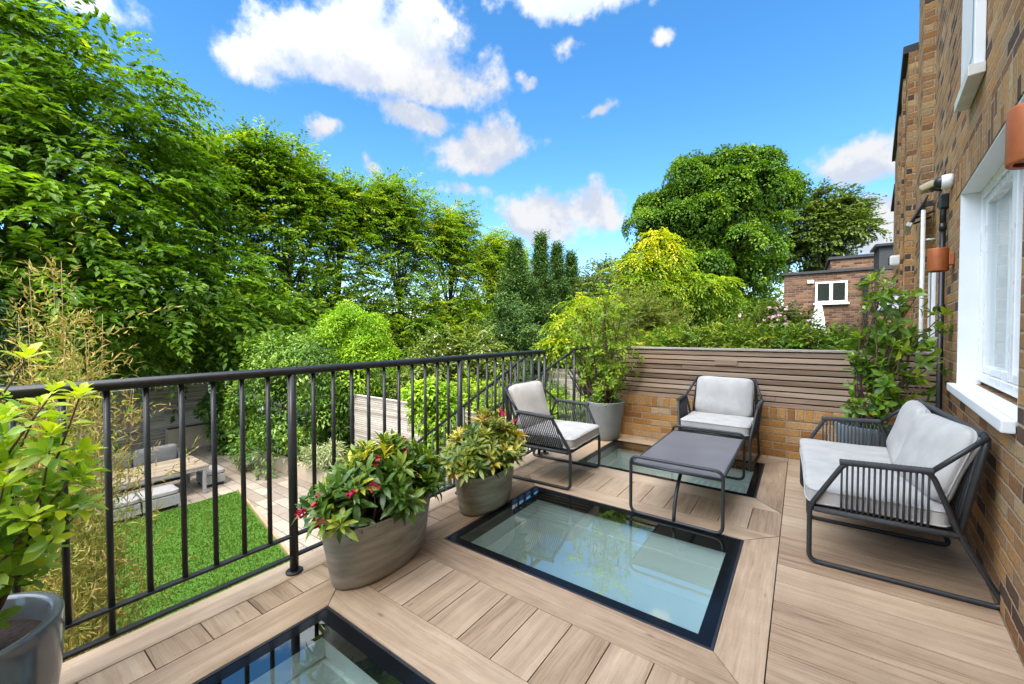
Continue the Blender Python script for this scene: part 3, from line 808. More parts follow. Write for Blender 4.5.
# ------------------------------------------------------------------ railings
RX = -2.193
ra = empty('metal_railing', (RX, 0, 0), 0, 'black metal railing with handrail along the open edge of the deck', 'railing')
YE = 3.63; YS = -1.55
mb = MB(); mb.tube([(0, YS, 1.079), (0, YE - .01, 1.079)], .0225, 16)
for i, p in enumerate(mb.v): mb.v[i] = (p[0] * 1.12, p[1], p[2])
mb.build('handrail', M['rail'], ra)
for z in (.09, .2):
    mb = MB(); mb.bbox(-.007, .007, YS, YE, z - .011, z + .011, .002) if False else mb.bbox(-.016, .016, YS, YE, z - .006, z + .006, .002)
    mb.build('bottom_rail', M['rail'], ra)
posts = [1.0415 - 2.584, 1.0415 - 1.292, 1.0415, 2.335, 3.52, 3.63]
for k, yy in enumerate(posts):
    r_ = .0215 if k < 4 else .016
    p = MB(); p.tube([(0, yy, .002), (0, yy, 1.065)], r_, 16); p = p.build('post', M['rail'], ra)
    mb = MB(); mb.lathe([(.0, .012), (.038, .012), (.042, .009), (.042, .0015), (0, .0015)], 28, (0, yy, 0)); mb.build('base_flange', M['rail'], p)
yy = YS + .1; k = 0
pos = [.2253 + .1166 * i for i in range(-14, 30)]
for i, yb in enumerate(pos):
    if yb < YS + .03 or yb > 3.45 or min(abs(yb - p) for p in posts) < .05: continue
    low = .09 if (i % 11) == 4 else .2
    mb = MB(); mb.tube([(0, yb, low), (0, yb, 1.064)], .0108, 12); mb.build('baluster', M['rail'], ra)

# staircase down to the garden, both sides railed
st = empty('garden_staircase', (EX0, 4.015, 0), 0, 'dark stairs going down from the terrace corner to the garden', 'stairs')
rise, going = .19, .275
for k in range(14):
    mb = MB(); x1 = -.002 - k * going; z1 = -rise * (k + 1) + .0
    mb.bbox(x1 - going - .02, x1, -.36, .36, z1 - .035, z1, .004); mb.build('tread', M['trim'], st)
for sy in (-.385, .365):
    mb = MB(); x0, xe = -.0, -14 * going
    vs = [(0, sy, -.02), (0, sy, -.30), (xe, sy, GZ), (xe, sy, GZ + .28), (0, sy + .02, -.02), (0, sy + .02, -.30), (xe, sy + .02, GZ), (xe, sy + .02, GZ + .28)]
    mb.add(vs, [(0, 1, 2, 3), (7, 6, 5, 4), (0, 4, 5, 1), (1, 5, 6, 2), (2, 6, 7, 3), (3, 7, 4, 0)]); mb.build('stringer', M['frame'], st)
SL = rise / going
def stair_rail(yy, label, xs, extra):
    r = empty('stair_railing', (xs, yy, 0), 0, label, 'railing', 'railings of the garden stairs')
    n_ = 3.75
    zz = lambda x: 1.085 + x * SL
    mb = MB(); mb.tube([(0.04, 0, 1.085), (0, 0, 1.085), (-n_, 0, zz(-n_))] if not extra else fillet([(0, extra, 1.085), (0, 0, 1.085), (-n_, 0, zz(-n_))], .02, 3), .018, 12); mb.build('handrail', M['rail'], r)
    mb = MB(); mb.tube([(-.12, 0, zz(-.12) - .92), (-n_, 0, zz(-n_) - .92)], .010, 8); mb.build('bottom_rail', M['rail'], r)
    k = 0; x = -.02
    while x > -n_:
        if k % 9 == 0:
            mb = MB(); mb.tube([(x, 0, zz(x) - 1.2 if k else -.0), (x, 0, zz(x) - .012)], .019, 12); mb.build('post', M['rail'], r)
        else:
            mb = MB(); mb.tube([(x, 0, zz(x) - .92), (x, 0, zz(x) - .012)], .0100, 8); mb.build('baluster', M['rail'], r)
        x -= .112; k += 1
    if extra:
        for e in (.13, .26):
            mb = MB(); mb.tube([(0, e, .1), (0, e, 1.075)], .0075, 8); mb.build('baluster', M['rail'], r)
        mb = MB(); mb.tube([(0, extra - .03, 0.002), (0, extra - .03, 1.075)], .019, 12); mb.build('post', M['rail'], r)
        mb = MB(); mb.tube([(0, .01, .1), (0, extra, .1)], .010, 8); mb.build('bottom_rail', M['rail'], r)
    return r
stair_rail(3.66, 'sloping black stair railing on the near side of the garden stairs', -2.35, 0)
stair_rail(4.40, 'sloping black stair railing on the far side, meeting the slatted fence', -2.22, .47)

# ------------------------------------------------------------------ terrace furniture
def cushion(sx, sy, sz, seed, n=16, puff=.30, e=5.0, crease=.006):
    """soft block: rounded edges, fuller in the middle, a few shallow creases"""
    g = np.random.default_rng(seed)
    bm = bmesh.new(); bmesh.ops.create_cube(bm, size=2)
    bmesh.ops.subdivide_edges(bm, edges=bm.edges[:], cuts=n, use_grid_fill=True)
    ph = g.random(12) * 6.28; fr = 2 + 5 * g.random(12)
    mb = MB(); vs = []
    for v in bm.verts:
        p = np.array(v.co)
        q = np.sign(p) * np.abs(p)
        ln = (np.abs(p) ** e).sum() ** (1 / e)
        p = p / max(ln, 1e-6) * np.abs(p).max()
        x, y, z = p
        edge = max(abs(x), abs(y))
        th = 1 - puff * edge ** 3.5
        w = sum(math.sin(fr[i] * x * (1 if i % 2 else .3) + fr[i + 6] * y * (.3 if i % 2 else 1) + ph[i]) for i in range(6)) / 6
        cn = .03 * (abs(x) * abs(y)) ** 2
        vs.append(Vector((x * sx / 2 * (1 + cn), y * sy / 2 * (1 + cn), z * sz / 2 * th + crease * w * (1 if z > 0 else .4))))
    fs = [tuple(v.index for v in f.verts) for f in bm.faces]
    bm.free()
    mb.add(vs, fs, True)
    # piped seam round the middle
    return mb
def piping(sx, sy, e, puff):
    """welt cord round the middle of a cushion"""
    pts = []
    for k in range(96):
        a = 2 * math.pi * k / 96; c, s_ = math.cos(a), math.sin(a)
        q = (abs(c) ** e + abs(s_) ** e) ** (-1 / e); x, y = c * q, s_ * q
        cn = .03 * (abs(x) * abs(y)) ** 2
        pts.append((x * sx / 2 * (1 + cn) * 1.004, y * sy / 2 * (1 + cn) * 1.004, 0))
    mb = MB(); mb.tube(pts, .0042, 6, closed=True); return mb
def xform(mb, Mx):
    mb.v = [tuple(Mx @ Vector(p)) for p in mb.v]; return mb

def lounge(name, label, cat, W, group, seats, seed, slant, mid=False, flare=.035, narrow=.075):
    r = empty(name, (0, 0, 0), 0, label, cat, group)
    t = .0125; h = W / 2 - .012
    prof = [(0, t, 0), (0, .315, 0), (-.15, .59, flare), (-.47, .60, flare), (-.578, .30, 0), (-.725, t, 0)]
    for s in (-1, 1):
        hs = s * h
        mb = MB(); mb.tube(fillet([(x, hs + s * o, z) for x, z, o in prof], .045, 6, True), t, 10, closed=True)
        mb.build('side_frame', M['frame'], r)
        mb = MB(); mb.tube(fillet([(-.47, hs + s * flare, .598), (-.665, hs - s * narrow, .785)], .02), .0115, 10); mb.build('arm_brace', M['frame'], r)
        # wrapped arm and its cords
        mb = MB()
        top = [(-.125 - .355 * k / 40, hs + s * flare, .586 + .016 * k / 40) for k in range(41)]
        mb.tube(top, [.0160 + .0014 * (k % 2) for k in range(41)], 10)
        ncord = 16 if slant == 0 else 19
        for k in range(ncord):
            x = -.135 - .33 * k / (ncord - 1); zt = .585 + .014 * k / (ncord - 1)
            xb = min(x + slant, -.02); zb = .305
            mb.tube([(x, hs + s * flare, zt), ((x + xb) / 2, hs + s * flare * .5, (zt + zb) / 2), (xb, hs, zb)], .0052, 6)
        mb.tube([(-.02, hs, .305), (-.57, hs, .305)], .0145, 10)
        mb.build('arm_cords', M['cord'], r)
    mb = MB()
    mb.tube([(-.012, -h, .305), (-.012, h, .305)], .012, 10); mb.tube([(-.572, -h, .305), (-.572, h, .305)], .012, 10)
    for k in range(int(W / .06)):
        yy = -h + .03 + k * .06; mb.box(-.57, -.015, yy, yy + .03, .309, .315)
    mb.build('seat_frame', M['frame'], r)
    hb = h - narrow
    mb = MB(); mb.tube(fillet([(-.572, -h, .305), (-.665, -hb, .785), (-.665, hb, .785), (-.572, h, .305)], .06, 6), .0135, 10); mb.build('back_frame', M['frame'], r)
    mb = MB(); nb = int(W / .034)
    for k in range(nb + 1):
        u = -1 + 2 * k / nb
        mb.tube([(-.665, u * (hb - .03), .785), (-.618, u * (hb - .01), .55), (-.575, u * (h - .03), .31)], .0055, 6)
    mb.tube([(-.665, -hb + .05 + (2 * hb - .10) * k / 80, .785) for k in range(81)], [.0165 + .0014 * (k % 2) for k in range(81)], 10)
    mb.build('back_cords', M['cord'], r)
    if mid:
        mb = MB(); mb.tube(fillet([(-.02, 0, .30), (-.02, 0, t), (-.70, 0, t), (-.572, 0, .30)], .045), t, 10); mb.build('centre_leg', M['frame'], r)
    for s in (-1, 1):
        for x in (-.07, -.62):
            mb = MB(); mb.box(x - .02, x + .02, s * h - .008, s * h + .008, .0008, .006); mb.build('foot', M['blackp'], r)
    Mx = Matrix.Translation((-.272, 0, .372))
    c = xform(cushion(.565, 2 * h - .03, .115, seed, puff=.12, e=14), Mx).build('seat_cushion', M['fabric'], r)
    for dz in (-.034, .036): xform(piping(.565, 2 * h - .03, 14, 0), Mx @ Matrix.Translation((0, 0, dz))).build('piping', M['fabric'], c)
    bw = (2 * hb - .01) if seats == 1 else (2 * h - .10)
    w = bw / seats
    for i in range(seats):
        yy = -bw / 2 + w * (i + .5)
        Mx = Matrix.Translation((-.560 + .006 * i, yy, .607)) @ Matrix.Rotation(R((7 if i else -6) if seats > 1 else 0), 4, 'Z') @ Matrix.Rotation(R(rnd.uniform(-2, 2)), 4, 'X') @ Matrix.Rotation(R(-107 - 2 * i), 4, 'Y')
        c = xform(cushion(.40, w - (.035 if seats > 1 else .012), .135, seed + 5 + i, puff=.56, e=7, crease=.010), Mx)
        c = c.build('back_cushion', M['fabric'], r)
        xform(piping(.40, w - (.035 if seats > 1 else .012), 7, 0), Mx).build('piping', M['fabric'], c)
    return r

ch = lounge('armchair', 'grey cushioned armchair beside the railing, seen from its side', 'armchair', .66, 'corded armchairs', 1, 11, .075, False, .045, .035)
ch.location = (-1.515, 3.20, 0); ch.rotation_euler = (0, 0, R(2.5))
c2 = copy_tree(ch); c2.location = (-.675, 4.205, 0); c2.rotation_euler = (0, 0, R(-92)); c2.scale = (.9, .97, 1.0)
c2['label'] = 'grey cushioned armchair facing forward against the slatted back fence'
sofa = lounge('garden_sofa', 'two-seat grey cushioned sofa with charcoal corded arms against the brick house', 'sofa', 1.31, None, 2, 31, 0.0, True, .012, .03)
sofa.location = (.030, 3.40, 0); sofa.rotation_euler = (0, 0, R(180 + 1.5))

# coffee table
ta = empty('coffee_table', (-.68, 3.36, 0), 0, 'low slate grey coffee table on thin black tube legs', 'coffee table')
w, l = .585, 1.14; t = .011
for s in (-1, 1):
    mb = MB(); yy = s * l / 2
    mb.tube(fillet([(-w / 2, yy, t), (-w / 2, yy, .405), (w / 2, yy, .405), (w / 2, yy, t)], .05, 7, True), t, 10, closed=True)
    mb.build('leg_frame', M['frame'], ta)
    for s2 in (-1, 1):
        mb = MB(); mb.box(s2 * .22 - .02, s2 * .22 + .02, yy - .008, yy + .008, .0008, .006); mb.build('foot', M['blackp'], ta)
mb = MB(); mb.bbox(-w / 2 + .012, w / 2 - .012, -l / 2 + .013, l / 2 - .013, .342, .362, .004); mb.build('tabletop', M['tabletop'], ta)
mb = MB()
mb.tube(fillet([(-w / 2 + .006, -l / 2, .352), (-w / 2 + .006, l / 2, .352)], .01), .011, 8); mb.tube([(w / 2 - .006, -l / 2, .352), (w / 2 - .006, l / 2, .352)], .011, 8)
mb.tube([(-w / 2, -l / 2, .352), (w / 2, -l / 2, .352)], .010, 8); mb.tube([(-w / 2, l / 2, .352), (w / 2, l / 2, .352)], .010, 8)
mb.build('rim', M['frame'], ta)
for s in (-1,):
    pts = [(0, s * (l / 2), .015)]
    for k in range(1, 11):
        a = k / 10 * math.pi / 2
        pts.append((0, s * (l / 2 - .42 * (1 - math.cos(a))), .015 + .325 * math.sin(a)))
    pts.append((0, s * (l / 2 - .42 - .25), .34))
    mb = MB(); mb.tube(pts, .012, 10); mb.build('brace', M['frame'], ta)

# ------------------------------------------------------------------ pots
def shoots(base, tips, g, mb, r=.006, n=7, bow=.12):
    out = []
    for b, t in zip(base, tips):
        b, t = np.array(b, float), np.array(t, float); d = t - b; L = np.linalg.norm(d)
        side = g.normal(size=3) * bow * L; side[2] = abs(side[2]) * .5
        P = [b + d * k / (n - 1) + side * math.sin(math.pi * k / (n - 1)) * .5 for k in range(n)]
        mb.tube([tuple(p) for p in P], [r * (1 - .65 * k / (n - 1)) for k in range(n)], 6)
        out.append(np.array(P))
    return out

def whorl(P, axis, g, n, ll, lw, tint, detail=1, spread=1.0, droop=.2, fold=.16, tv=.10):
    """n leaves round a shoot at P"""
    a = axis / np.linalg.norm(axis)
    a1 = np.cross(a, [.3, .2, .9] if abs(a[2]) < .9 else [1, 0, 0]); a1 /= np.linalg.norm(a1); a2 = np.cross(a, a1)
    th = np.arange(n) * 2.399 + g.random() * 6.28
    el = (.15 + .8 * np.arange(n) / max(1, n - 1)) if spread else np.full(n, .3)
    D = (a1[None] * np.cos(th)[:, None] + a2[None] * np.sin(th)[:, None]) * (1.1 - el * .55 * spread)[:, None] + a[None] * (el * .95 * spread + .02)[:, None] + g.normal(size=(n, 3)) * .12
    Nn = np.repeat(a[None], n, 0) * 1.0 + g.normal(size=(n, 3)) * .12 + np.array([0, 0, .35])
    pos = P[None] + a[None] * (np.arange(n) / n * .018 * (ll / .07))[:, None] + D * .004
    s = .65 + .5 * g.random(n); s = s * (1.05 - .3 * el)
    T = tint + g.normal(size=n) * tv
    return leaf_arrays(pos, D, Nn, ll * s, lw * s, T, detail, fold, droop)

def planter_shrub(root, top, rx, ry, hh, g, mat, n, ll, lw, flowers, spill, fpos):
    mb = MB()
    b = [(g.uniform(-.5, .5) * rx * .9, g.uniform(-.5, .5) * ry * .9, top - .03) for _ in range(n)]
    tips = []
    for i in range(n):
        a = g.random() * 6.283; q = math.sqrt(g.random()) * spill
        z = top + hh * (1.05 - .75 * (q / spill) ** 2.2) * (.62 + .43 * g.random())
        tips.append((q * rx * math.cos(a), q * ry * math.sin(a), z))
    S = shoots(b, tips, g, mb, .0045)
    mb.build('stem', M['twig'], root)
    parts = []
    for P in S:
        ax = P[-1] - P[-3]; ax = ax / np.linalg.norm(ax) + np.array([0, 0, .35])
        tt = g.normal() * .15 + .40 + .24 * (g.random() < .3)
        parts.append(whorl(P[-1], ax, g, int(g.integers(8, 13)), ll, lw, tt))
        for q in (3, 4, 5):
            if g.random() < .75:
                parts.append(whorl(P[q], ax + g.normal(size=3) * .3, g, int(g.integers(3, 7)), ll * .95, lw, .2 + g.random() * .2, spread=.45, droop=.35))
    leaf_object('foliage', parts, M[mat], root)
    # flower heads
    for (fx, fy, fz, k) in fpos:
        mb = MB()
        for _ in range(k):
            c = np.array((fx, fy, fz)) + g.normal(size=3) * (.010 if k < 8 else .016)
            for pz in range(5):
                d = norm(g.normal(size=3) + np.array([0, 0, .5])); s = norm(np.cross(d, g.normal(size=3))); w = .008; l_ = .018
                mb.add([c, c + d * l_ * .6 + s * w, c + d * l_, c + d * l_ * .6 - s * w], [(0, 1, 2, 3)])
        mb.build('flower_head', M['petal_red'], root)

def oval_pot(root, rx, ry, h, mat, ribs=2):
    prof = [(.0, .004), (.835, .004), (.85, .02)]
    for k in range(1, 10):
        z = .02 + (h - .035) * k / 9; rr = .85 + .135 * (k / 9) ** .8
        if abs(k - 6.5) < .6: rr += .008
        prof.append((rr, z))
    prof += [(1.0, h - .012), (1.012, h - .004), (1.0, h), (.975, h - .004), (.96, h - .03), (.94, h - .07)]
    mb = MB(); mb.lathe([(r, z) for r, z in prof], 64, (0, 0, 0), rx, ry, wob=lambda a, z: 1 + .006 * math.sin(3 * a + 1) + .004 * math.sin(7 * a))
    mb.build('pot', M[mat], root)
    mb = MB(); mb.disc((0, 0, h - .055), rx * .945, ry * .945); mb.build('soil', M['soil'], root)

g = np.random.default_rng(21)
p1 = empty('planter', (-1.925, 1.405, .001), R(12), 'larger oval zinc planter with leafy shrub and crimson buds, beside the railing post', 'planter', 'oval zinc planters along the railing')
oval_pot(p1, .20, .385, .325, 'zinc')
planter_shrub(p1, .30, .25, .43, .31, g, 'pieris', 125, .108, .033, None, 1.0,
              [(-.06, -.47, .44, 7), (-.02, -.42, .48, 5), (.05, -.46, .41, 4), (.13, -.36, .52, 5), (.17, -.24, .52, 4), (.08, -.14, .60, 4), (.12, .06, .60, 4), (.02, .18, .63, 4)])
p2 = empty('planter', (-1.925, 2.33, .001), R(10), 'smaller oval zinc planter with yellowing shrub and pink-red blooms, behind the larger one', 'planter', 'oval zinc planters along the railing')
oval_pot(p2, .185, .325, .285, 'zinc_dark')
planter_shrub(p2, .26, .24, .40, .36, g, 'pieris2', 115, .098, .031, None, 1.0,
              [(.05, .20, .62, 10), (-.03, .32, .61, 9), (.0, .02, .66, 7), (.13, .05, .55, 4), (.1, .28, .56, 4)])

# glazed pot in the front corner
def round_pot(root, r0, r1, h, mat, lip=.018, seg=56, flute=0, belly=0.0, rise=.0):
    prof = [(0, .003), (r0 * .97, .003), (r0, .012)]
    for k in range(1, 12):
        t = k / 12; prof.append((r0 + (r1 - r0) * t ** .75 + belly * math.sin(math.pi * t), .012 + (h - .03) * t))
    prof += [(r1, h - .01), (r1 - .002, h - .002), (r1 - .007, h), (r1 - lip, h - .001), (r1 - lip - .006, h - .008), (r1 - lip - .012, h - .10)]
    mb = MB(); mb.lathe(prof, seg if not flute else flute * 8, wob=(lambda a, z: 1 + .022 * abs(math.sin(a * flute / 2)) - .01) if flute else None)
    mb.build('pot', M[mat], root)
    mb = MB(); mb.disc((0, 0, h - .075), r1 - lip - .008, r1 - lip - .008); mb.build('soil', M['soil'], root)
fp = empty('potted_shrub', (-1.935, -.03, .001), 0, 'yellow-green leafy shrub in a grey glazed pot at the front corner', 'potted shrub')
round_pot(fp, .165, .222, .42, 'glaze', .024, belly=.012)
g = np.random.default_rng(5)
mb = MB()
tips = [(.10, .15, 1.20), (.14, .25, 1.08), (.02, .05, 1.10), (.10, .10, 1.02), (.16, .19, .98), (.05, .20, 1.0), (.14, .25, .90), (.05, .13, .90), (.18, .10, .86), (.13, .18, .82),
        (.0, .12, 1.02), (.16, .24, .75), (.10, .16, .72), (-.1, -.1, 1.0), (-.12, .1, .9), (.18, .22, .84), (.02, .18, 1.05), (.02, -.08, .85), (.2, .02, .78), (.2, .14, .76), (.11, .20, 1.10), (.06, .03, .98), (.08, .24, .70)]
bs = [(g.uniform(-.05, .05), g.uniform(-.05, .05), .34) for _ in tips]
S = shoots(bs, tips, g, mb, .0062, n=9, bow=.10)
mb.build('stem', M['twig'], fp)
parts = []
for P, tp in zip(S, tips):
    ax = P[-1] - P[-3]; ax = ax / np.linalg.norm(ax) + np.array([0, 0, .3])
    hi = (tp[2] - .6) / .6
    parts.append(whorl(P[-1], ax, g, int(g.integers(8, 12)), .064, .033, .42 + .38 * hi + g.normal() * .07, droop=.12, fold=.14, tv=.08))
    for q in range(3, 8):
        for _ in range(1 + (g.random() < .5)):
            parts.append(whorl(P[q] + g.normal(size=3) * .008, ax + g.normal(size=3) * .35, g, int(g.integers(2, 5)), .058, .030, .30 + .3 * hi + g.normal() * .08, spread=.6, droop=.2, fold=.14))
        if g.random() < .55:
            e = P[q] + norm(g.normal(size=3) * np.array([1, 1, .5]) + np.array([.3, .2, .3])) * .075
            parts.append(whorl(e, e - P[q] + np.array([0, 0, .03]), g, int(g.integers(6, 10)), .06, .03, .3 + .35 * hi + g.normal() * .1, droop=.12, fold=.14))
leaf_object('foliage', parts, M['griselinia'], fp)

def pot_bush(root, top, tips, g, mat, ll, lw, nmid, base_r=.06, r=.007, t0=.5, sub=.09):
    mb = MB()
    bs = [(g.uniform(-1, 1) * base_r, g.uniform(-1, 1) * base_r, top) for _ in tips]
    S = shoots(bs, tips, g, mb, r, n=9, bow=.12)
    parts = []
    for P in S:
        ax = P[-1] - P[-3]; ax = ax / np.linalg.norm(ax) + np.array([0, 0, .3])
        parts.append(whorl(P[-1], ax, g, int(g.integers(7, 11)), ll, lw, t0 + .2 + g.normal() * .12, droop=.2))
        for q in range(3, 9):
            for _ in range(nmid):
                e = P[q] + norm(g.normal(size=3) + np.array([0, 0, .2])) * sub * (.4 + g.random())
                mb.tube([tuple(P[q]), tuple(e)], [.003, .002], 5)
                parts.append(whorl(e, e - P[q] + np.array([0, 0, .02]), g, int(g.integers(4, 8)), ll * (.8 + .3 * g.random()), lw, t0 - .12 + g.normal() * .18, droop=.25))
    mb.build('stem', M['twig'], root)
    leaf_object('foliage', parts, M[mat], root)

bp = empty('potted_shrub', (-1.93, 4.60, .001), 0, 'airy light green shrub in a plain grey pot at the back corner by the stairs', 'potted shrub')
round_pot(bp, .165, .235, .455, 'concrete', .02)
g = np.random.default_rng(9)
tips = []
for i in range(30):
    a = g.random() * 6.283; q = g.random() ** .6; z = .75 + 1.05 * g.random() ** .8
    rr = .50 * q * (1.0 - .45 * abs((z - 1.15) / .65) ** 2)
    tips.append((rr * math.cos(a) + .02, min(.24, rr * math.sin(a)) if z < 1.15 else rr * math.sin(a), z))
tips += [(.42, -.05, 1.28), (.34, -.1, 1.14), (-.42, -.1, 1.22), (.0, -.12, .6), (-.06, -.1, .56), (.04, -.14, .58), (.3, -.2, 1.0)]
pot_bush(bp, .38, tips, g, 'lime', .07, .030, 2, r=.009, t0=.45, sub=.10)

rp = empty('potted_shrub', (.45, 4.46, .001), 0, 'tall glossy green shrub in a ribbed blue-grey pot behind the sofa', 'potted shrub')
round_pot(rp, .15, .205, .50, 'ribclay', .018, flute=26)
g = np.random.default_rng(14)
tips = []
for i in range(17):
    a = g.random() * 6.283; z = .95 + .72 * g.random() ** .7; q = g.random() ** .6 * .22
    tips.append((q * math.cos(a) + .07 + .05 * (z < 1.3), min(.30, q * math.sin(a)), z))
tips += [(-.10, -.1, 1.04), (.38, -.02, 1.06), (.40, .0, 1.28), (.36, .05, .98), (.28, -.08, .86), (.05, -.14, .72), (-.05, -.18, .68), (.12, -.16, .78), (.43, .02, 1.40)]
pot_bush(rp, .42, tips, g, 'camellia', .10, .045, 1, r=.010, t0=.5, sub=.085)

# ------------------------------------------------------------------ camera
CAM = (0.0, 0.0, 1.28); FPX = 402.033; YAW, PIT, ROL = -.6243, -.0234, -.0027
fw = Vector((math.sin(YAW) * math.cos(PIT), math.cos(YAW) * math.cos(PIT), math.sin(PIT)))
rt = Vector((math.cos(YAW), -math.sin(YAW), 0)); upv = rt.cross(fw)
rt2 = rt * math.cos(ROL) + upv * math.sin(ROL); up2 = upv * math.cos(ROL) - rt * math.sin(ROL)
cd = bpy.data.cameras.new('camera'); cd.sensor_width = 36; cd.lens = FPX / 1024 * 36; cd.clip_start = .02; cd.clip_end = 3000
cam = bpy.data.objects.new('camera', cd); COL.objects.link(cam)
Mc = Matrix((rt2, up2, -fw)).transposed().to_4x4(); Mc.translation = CAM
cam.matrix_world = Mc
sc.camera = cam
def at(px, depth):
    """ground position of a thing seen in that direction of the place, that far away"""
    p = fw * depth + rt * ((px - 512) / FPX * depth)
    return (p.x, p.y)
def zat(py, depth): return 1.28 + (332.6 - py) / FPX * depth

# ------------------------------------------------------------------ garden furniture
dt = empty('garden_table', (-13.07, 2.70, GZ), 0, 'long slatted grey garden table on the lower patio', 'table')
mb = MB(); n = 11; W_ = 1.34
for k in range(n):
    x0 = -W_ / 2 + k * W_ / n; mb.bbox(x0 + .004, x0 + W_ / n - .004, -1.1, 1.1, .70, .735, .004)
for i in range(len(mb.f)):
    pass
top_ = mb.build('tabletop', M['table_wood'], dt)
for l_ in top_.data.uv_layers[0].data: l_.uv = (l_.uv[1], l_.uv[0])
mb = MB()
mb.bbox(-.66, .66, -1.09, -1.03, .63, .698, .004); mb.bbox(-.66, .66, 1.03, 1.09, .63, .698, .004); mb.bbox(-.66, -.60, -1.03, 1.03, .63, .698, .004); mb.bbox(.60, .66, -1.03, 1.03, .63, .698, .004)
mb.build('apron', M['rattan'], dt)
for sx in (-1, 1):
    for sy in (-1, 1):
        mb = MB(); mb.bbox(sx * .62 - .035, sx * .62 + .035, sy * 1.0 - .035, sy * 1.0 + .035, 0, .63, .005); mb.build('leg', M['rattan'], dt)
def stool(x0, x1, y0, y1, h, label, group):
    r = empty('footstool', ((x0 + x1) / 2, (y0 + y1) / 2, GZ), 0, label, 'stool', group)
    a, b = (x1 - x0) / 2, (y1 - y0) / 2
    mb = MB(); mb.bbox(-a, a, -b, b, .09, h - .12, .012); mb.build('base', M['rattan'], r)
    for sx in (-1, 1):
        for sy in (-1, 1):
            mb = MB(); mb.bbox(sx * (a - .05) - .02, sx * (a - .05) + .02, sy * (b - .05) - .02, sy * (b - .05) + .02, 0, .09, .003); mb.build('leg', M['frame'], r)
    c = xform(cushion(a * 2, b * 2, .13, 77, puff=.15, e=9, n=8), Matrix.Translation((0, 0, h - .055))); c.build('cushion', M['cushion2'], r)
    return r
stool(-12.55, -11.93, 2.40, 3.06, .46, 'grey cushioned footstool on the lawn side of the garden table, the one on the right', 'grey footstools round the garden table')
stool(-12.55, -11.93, 1.70, 2.36, .46, 'grey cushioned footstool on the lawn side of the garden table, the one on the left', 'grey footstools round the garden table')
stool(-13.42, -12.78, 3.80, 4.28, .44, 'grey cushioned footstool at the right end of the garden table', 'grey footstools round the garden table')
gs = empty('garden_bench_sofa', (-14.75, 2.3, GZ), 0, 'grey outdoor sofa with tall back cushions behind the garden table', 'sofa')
mb = MB(); mb.bbox(-.30, .55, -1.5, 1.5, .08, .30, .015); mb.bbox(-.38, -.303, -1.62, 1.62, .08, .70, .015); mb.build('base', M['rattan'], gs)
for s in (-1, 1):
    mb = MB(); mb.bbox(-.30, .55, s * 1.56 - .055, s * 1.56 + .055, .08, .60, .02); mb.build('arm', M['rattan'], gs)
for k in range(3):
    y_ = -1.0 + k
    c = xform(cushion(.85, .98, .14, 90 + k, puff=.15, e=9, n=8), Matrix.Translation((.12, y_, .37))); c.build('seat_cushion', M['cushion2'], gs)
    c = xform(cushion(.50, .96, .17, 95 + k, puff=.3, e=7, n=8), Matrix.Translation((-.18, y_, .66)) @ Matrix.Rotation(R(-76), 4, 'Y')); c.build('back_cushion', M['cushion2'], gs)

# raised beds
rb = empty('raised_bed', (-17.75, 5.2, GZ), 0, 'tall beige rendered planter in front of the rear garden fence', 'raised bed')
mb = MB(); mb.bbox(-.3, .0, -.95, 1.3, 0, .78, .01); mb.build('wall', M['render'], rb)
mb = MB(); mb.box(-.28, -.02, -.9, 1.25, .782, .80); mb.build('soil', M['soil'], rb)
rb2 = empty('raised_bed', (-12.4, 5.60, GZ), R(2), 'low beige raised bed wall along the paved path under the big green bush', 'raised bed')
mb = MB(); mb.bbox(-1.5, 5.2, 0, .18, 0, .42, .012); mb.bbox(-1.5, -1.32, .185, 1.4, 0, .42, .012); mb.build('wall', M['render'], rb2)
mb = MB(); mb.box(-1.3, 5.1, .19, 1.38, .2, .36); mb.build('soil', M['soil'], rb2)

def garden_fence(name, loc, rz, L, H, label, ns):
    r = empty(name, loc, rz, label, 'fence')
    mb = MB(); p = H / ns
    for k in range(ns):
        x = 0
        while x < L - .01:
            x1 = min(L, x + rnd.choice([1.83, 2.4]))
            mb.bbox(x + .002, x1 - .002, rnd.uniform(-.004, .004), .02, k * p + .004, (k + 1) * p - .006, .003); x = x1
    mb.build('slat_panel', M['slat2'], r)
    mb = MB(); mb.box(0, L, .022, .03, 0, H - .01); mb.build('backing', M['dark'], r)
    mb = MB(); mb.bbox(-.02, L + .02, -.02, .07, H, H + .03, .004); mb.build('capping', M['slat2'], r)
    x = .0
    while x < L + .01:
        mb = MB(); mb.bbox(min(x, L - .09), min(x, L - .09) + .09, .032, .12, 0, H - .005, .004); mb.build('post', M['slat2'], r); x += 2.4
    return r
garden_fence('timber_fence', (-18.25, -6, GZ), R(90), 11.6, 2.2, 'long weathered slatted fence at the rear of the garden behind the grey sofa', 36)
garden_fence('timber_fence', (-10.9, 7.0, GZ), 0, 8.6, 2.26, 'weathered slatted boundary fence beyond the green bushes, partly covered by a climber', 38)
x_, y_ = at(525, 17.5)
garden_fence('timber_fence', (x_ - 5, y_ + 1.0, GZ), R(8), 11.0, zat(371, 18) - GZ, 'dull brown fence of the farther garden, glimpsed through the stair railings', 24)

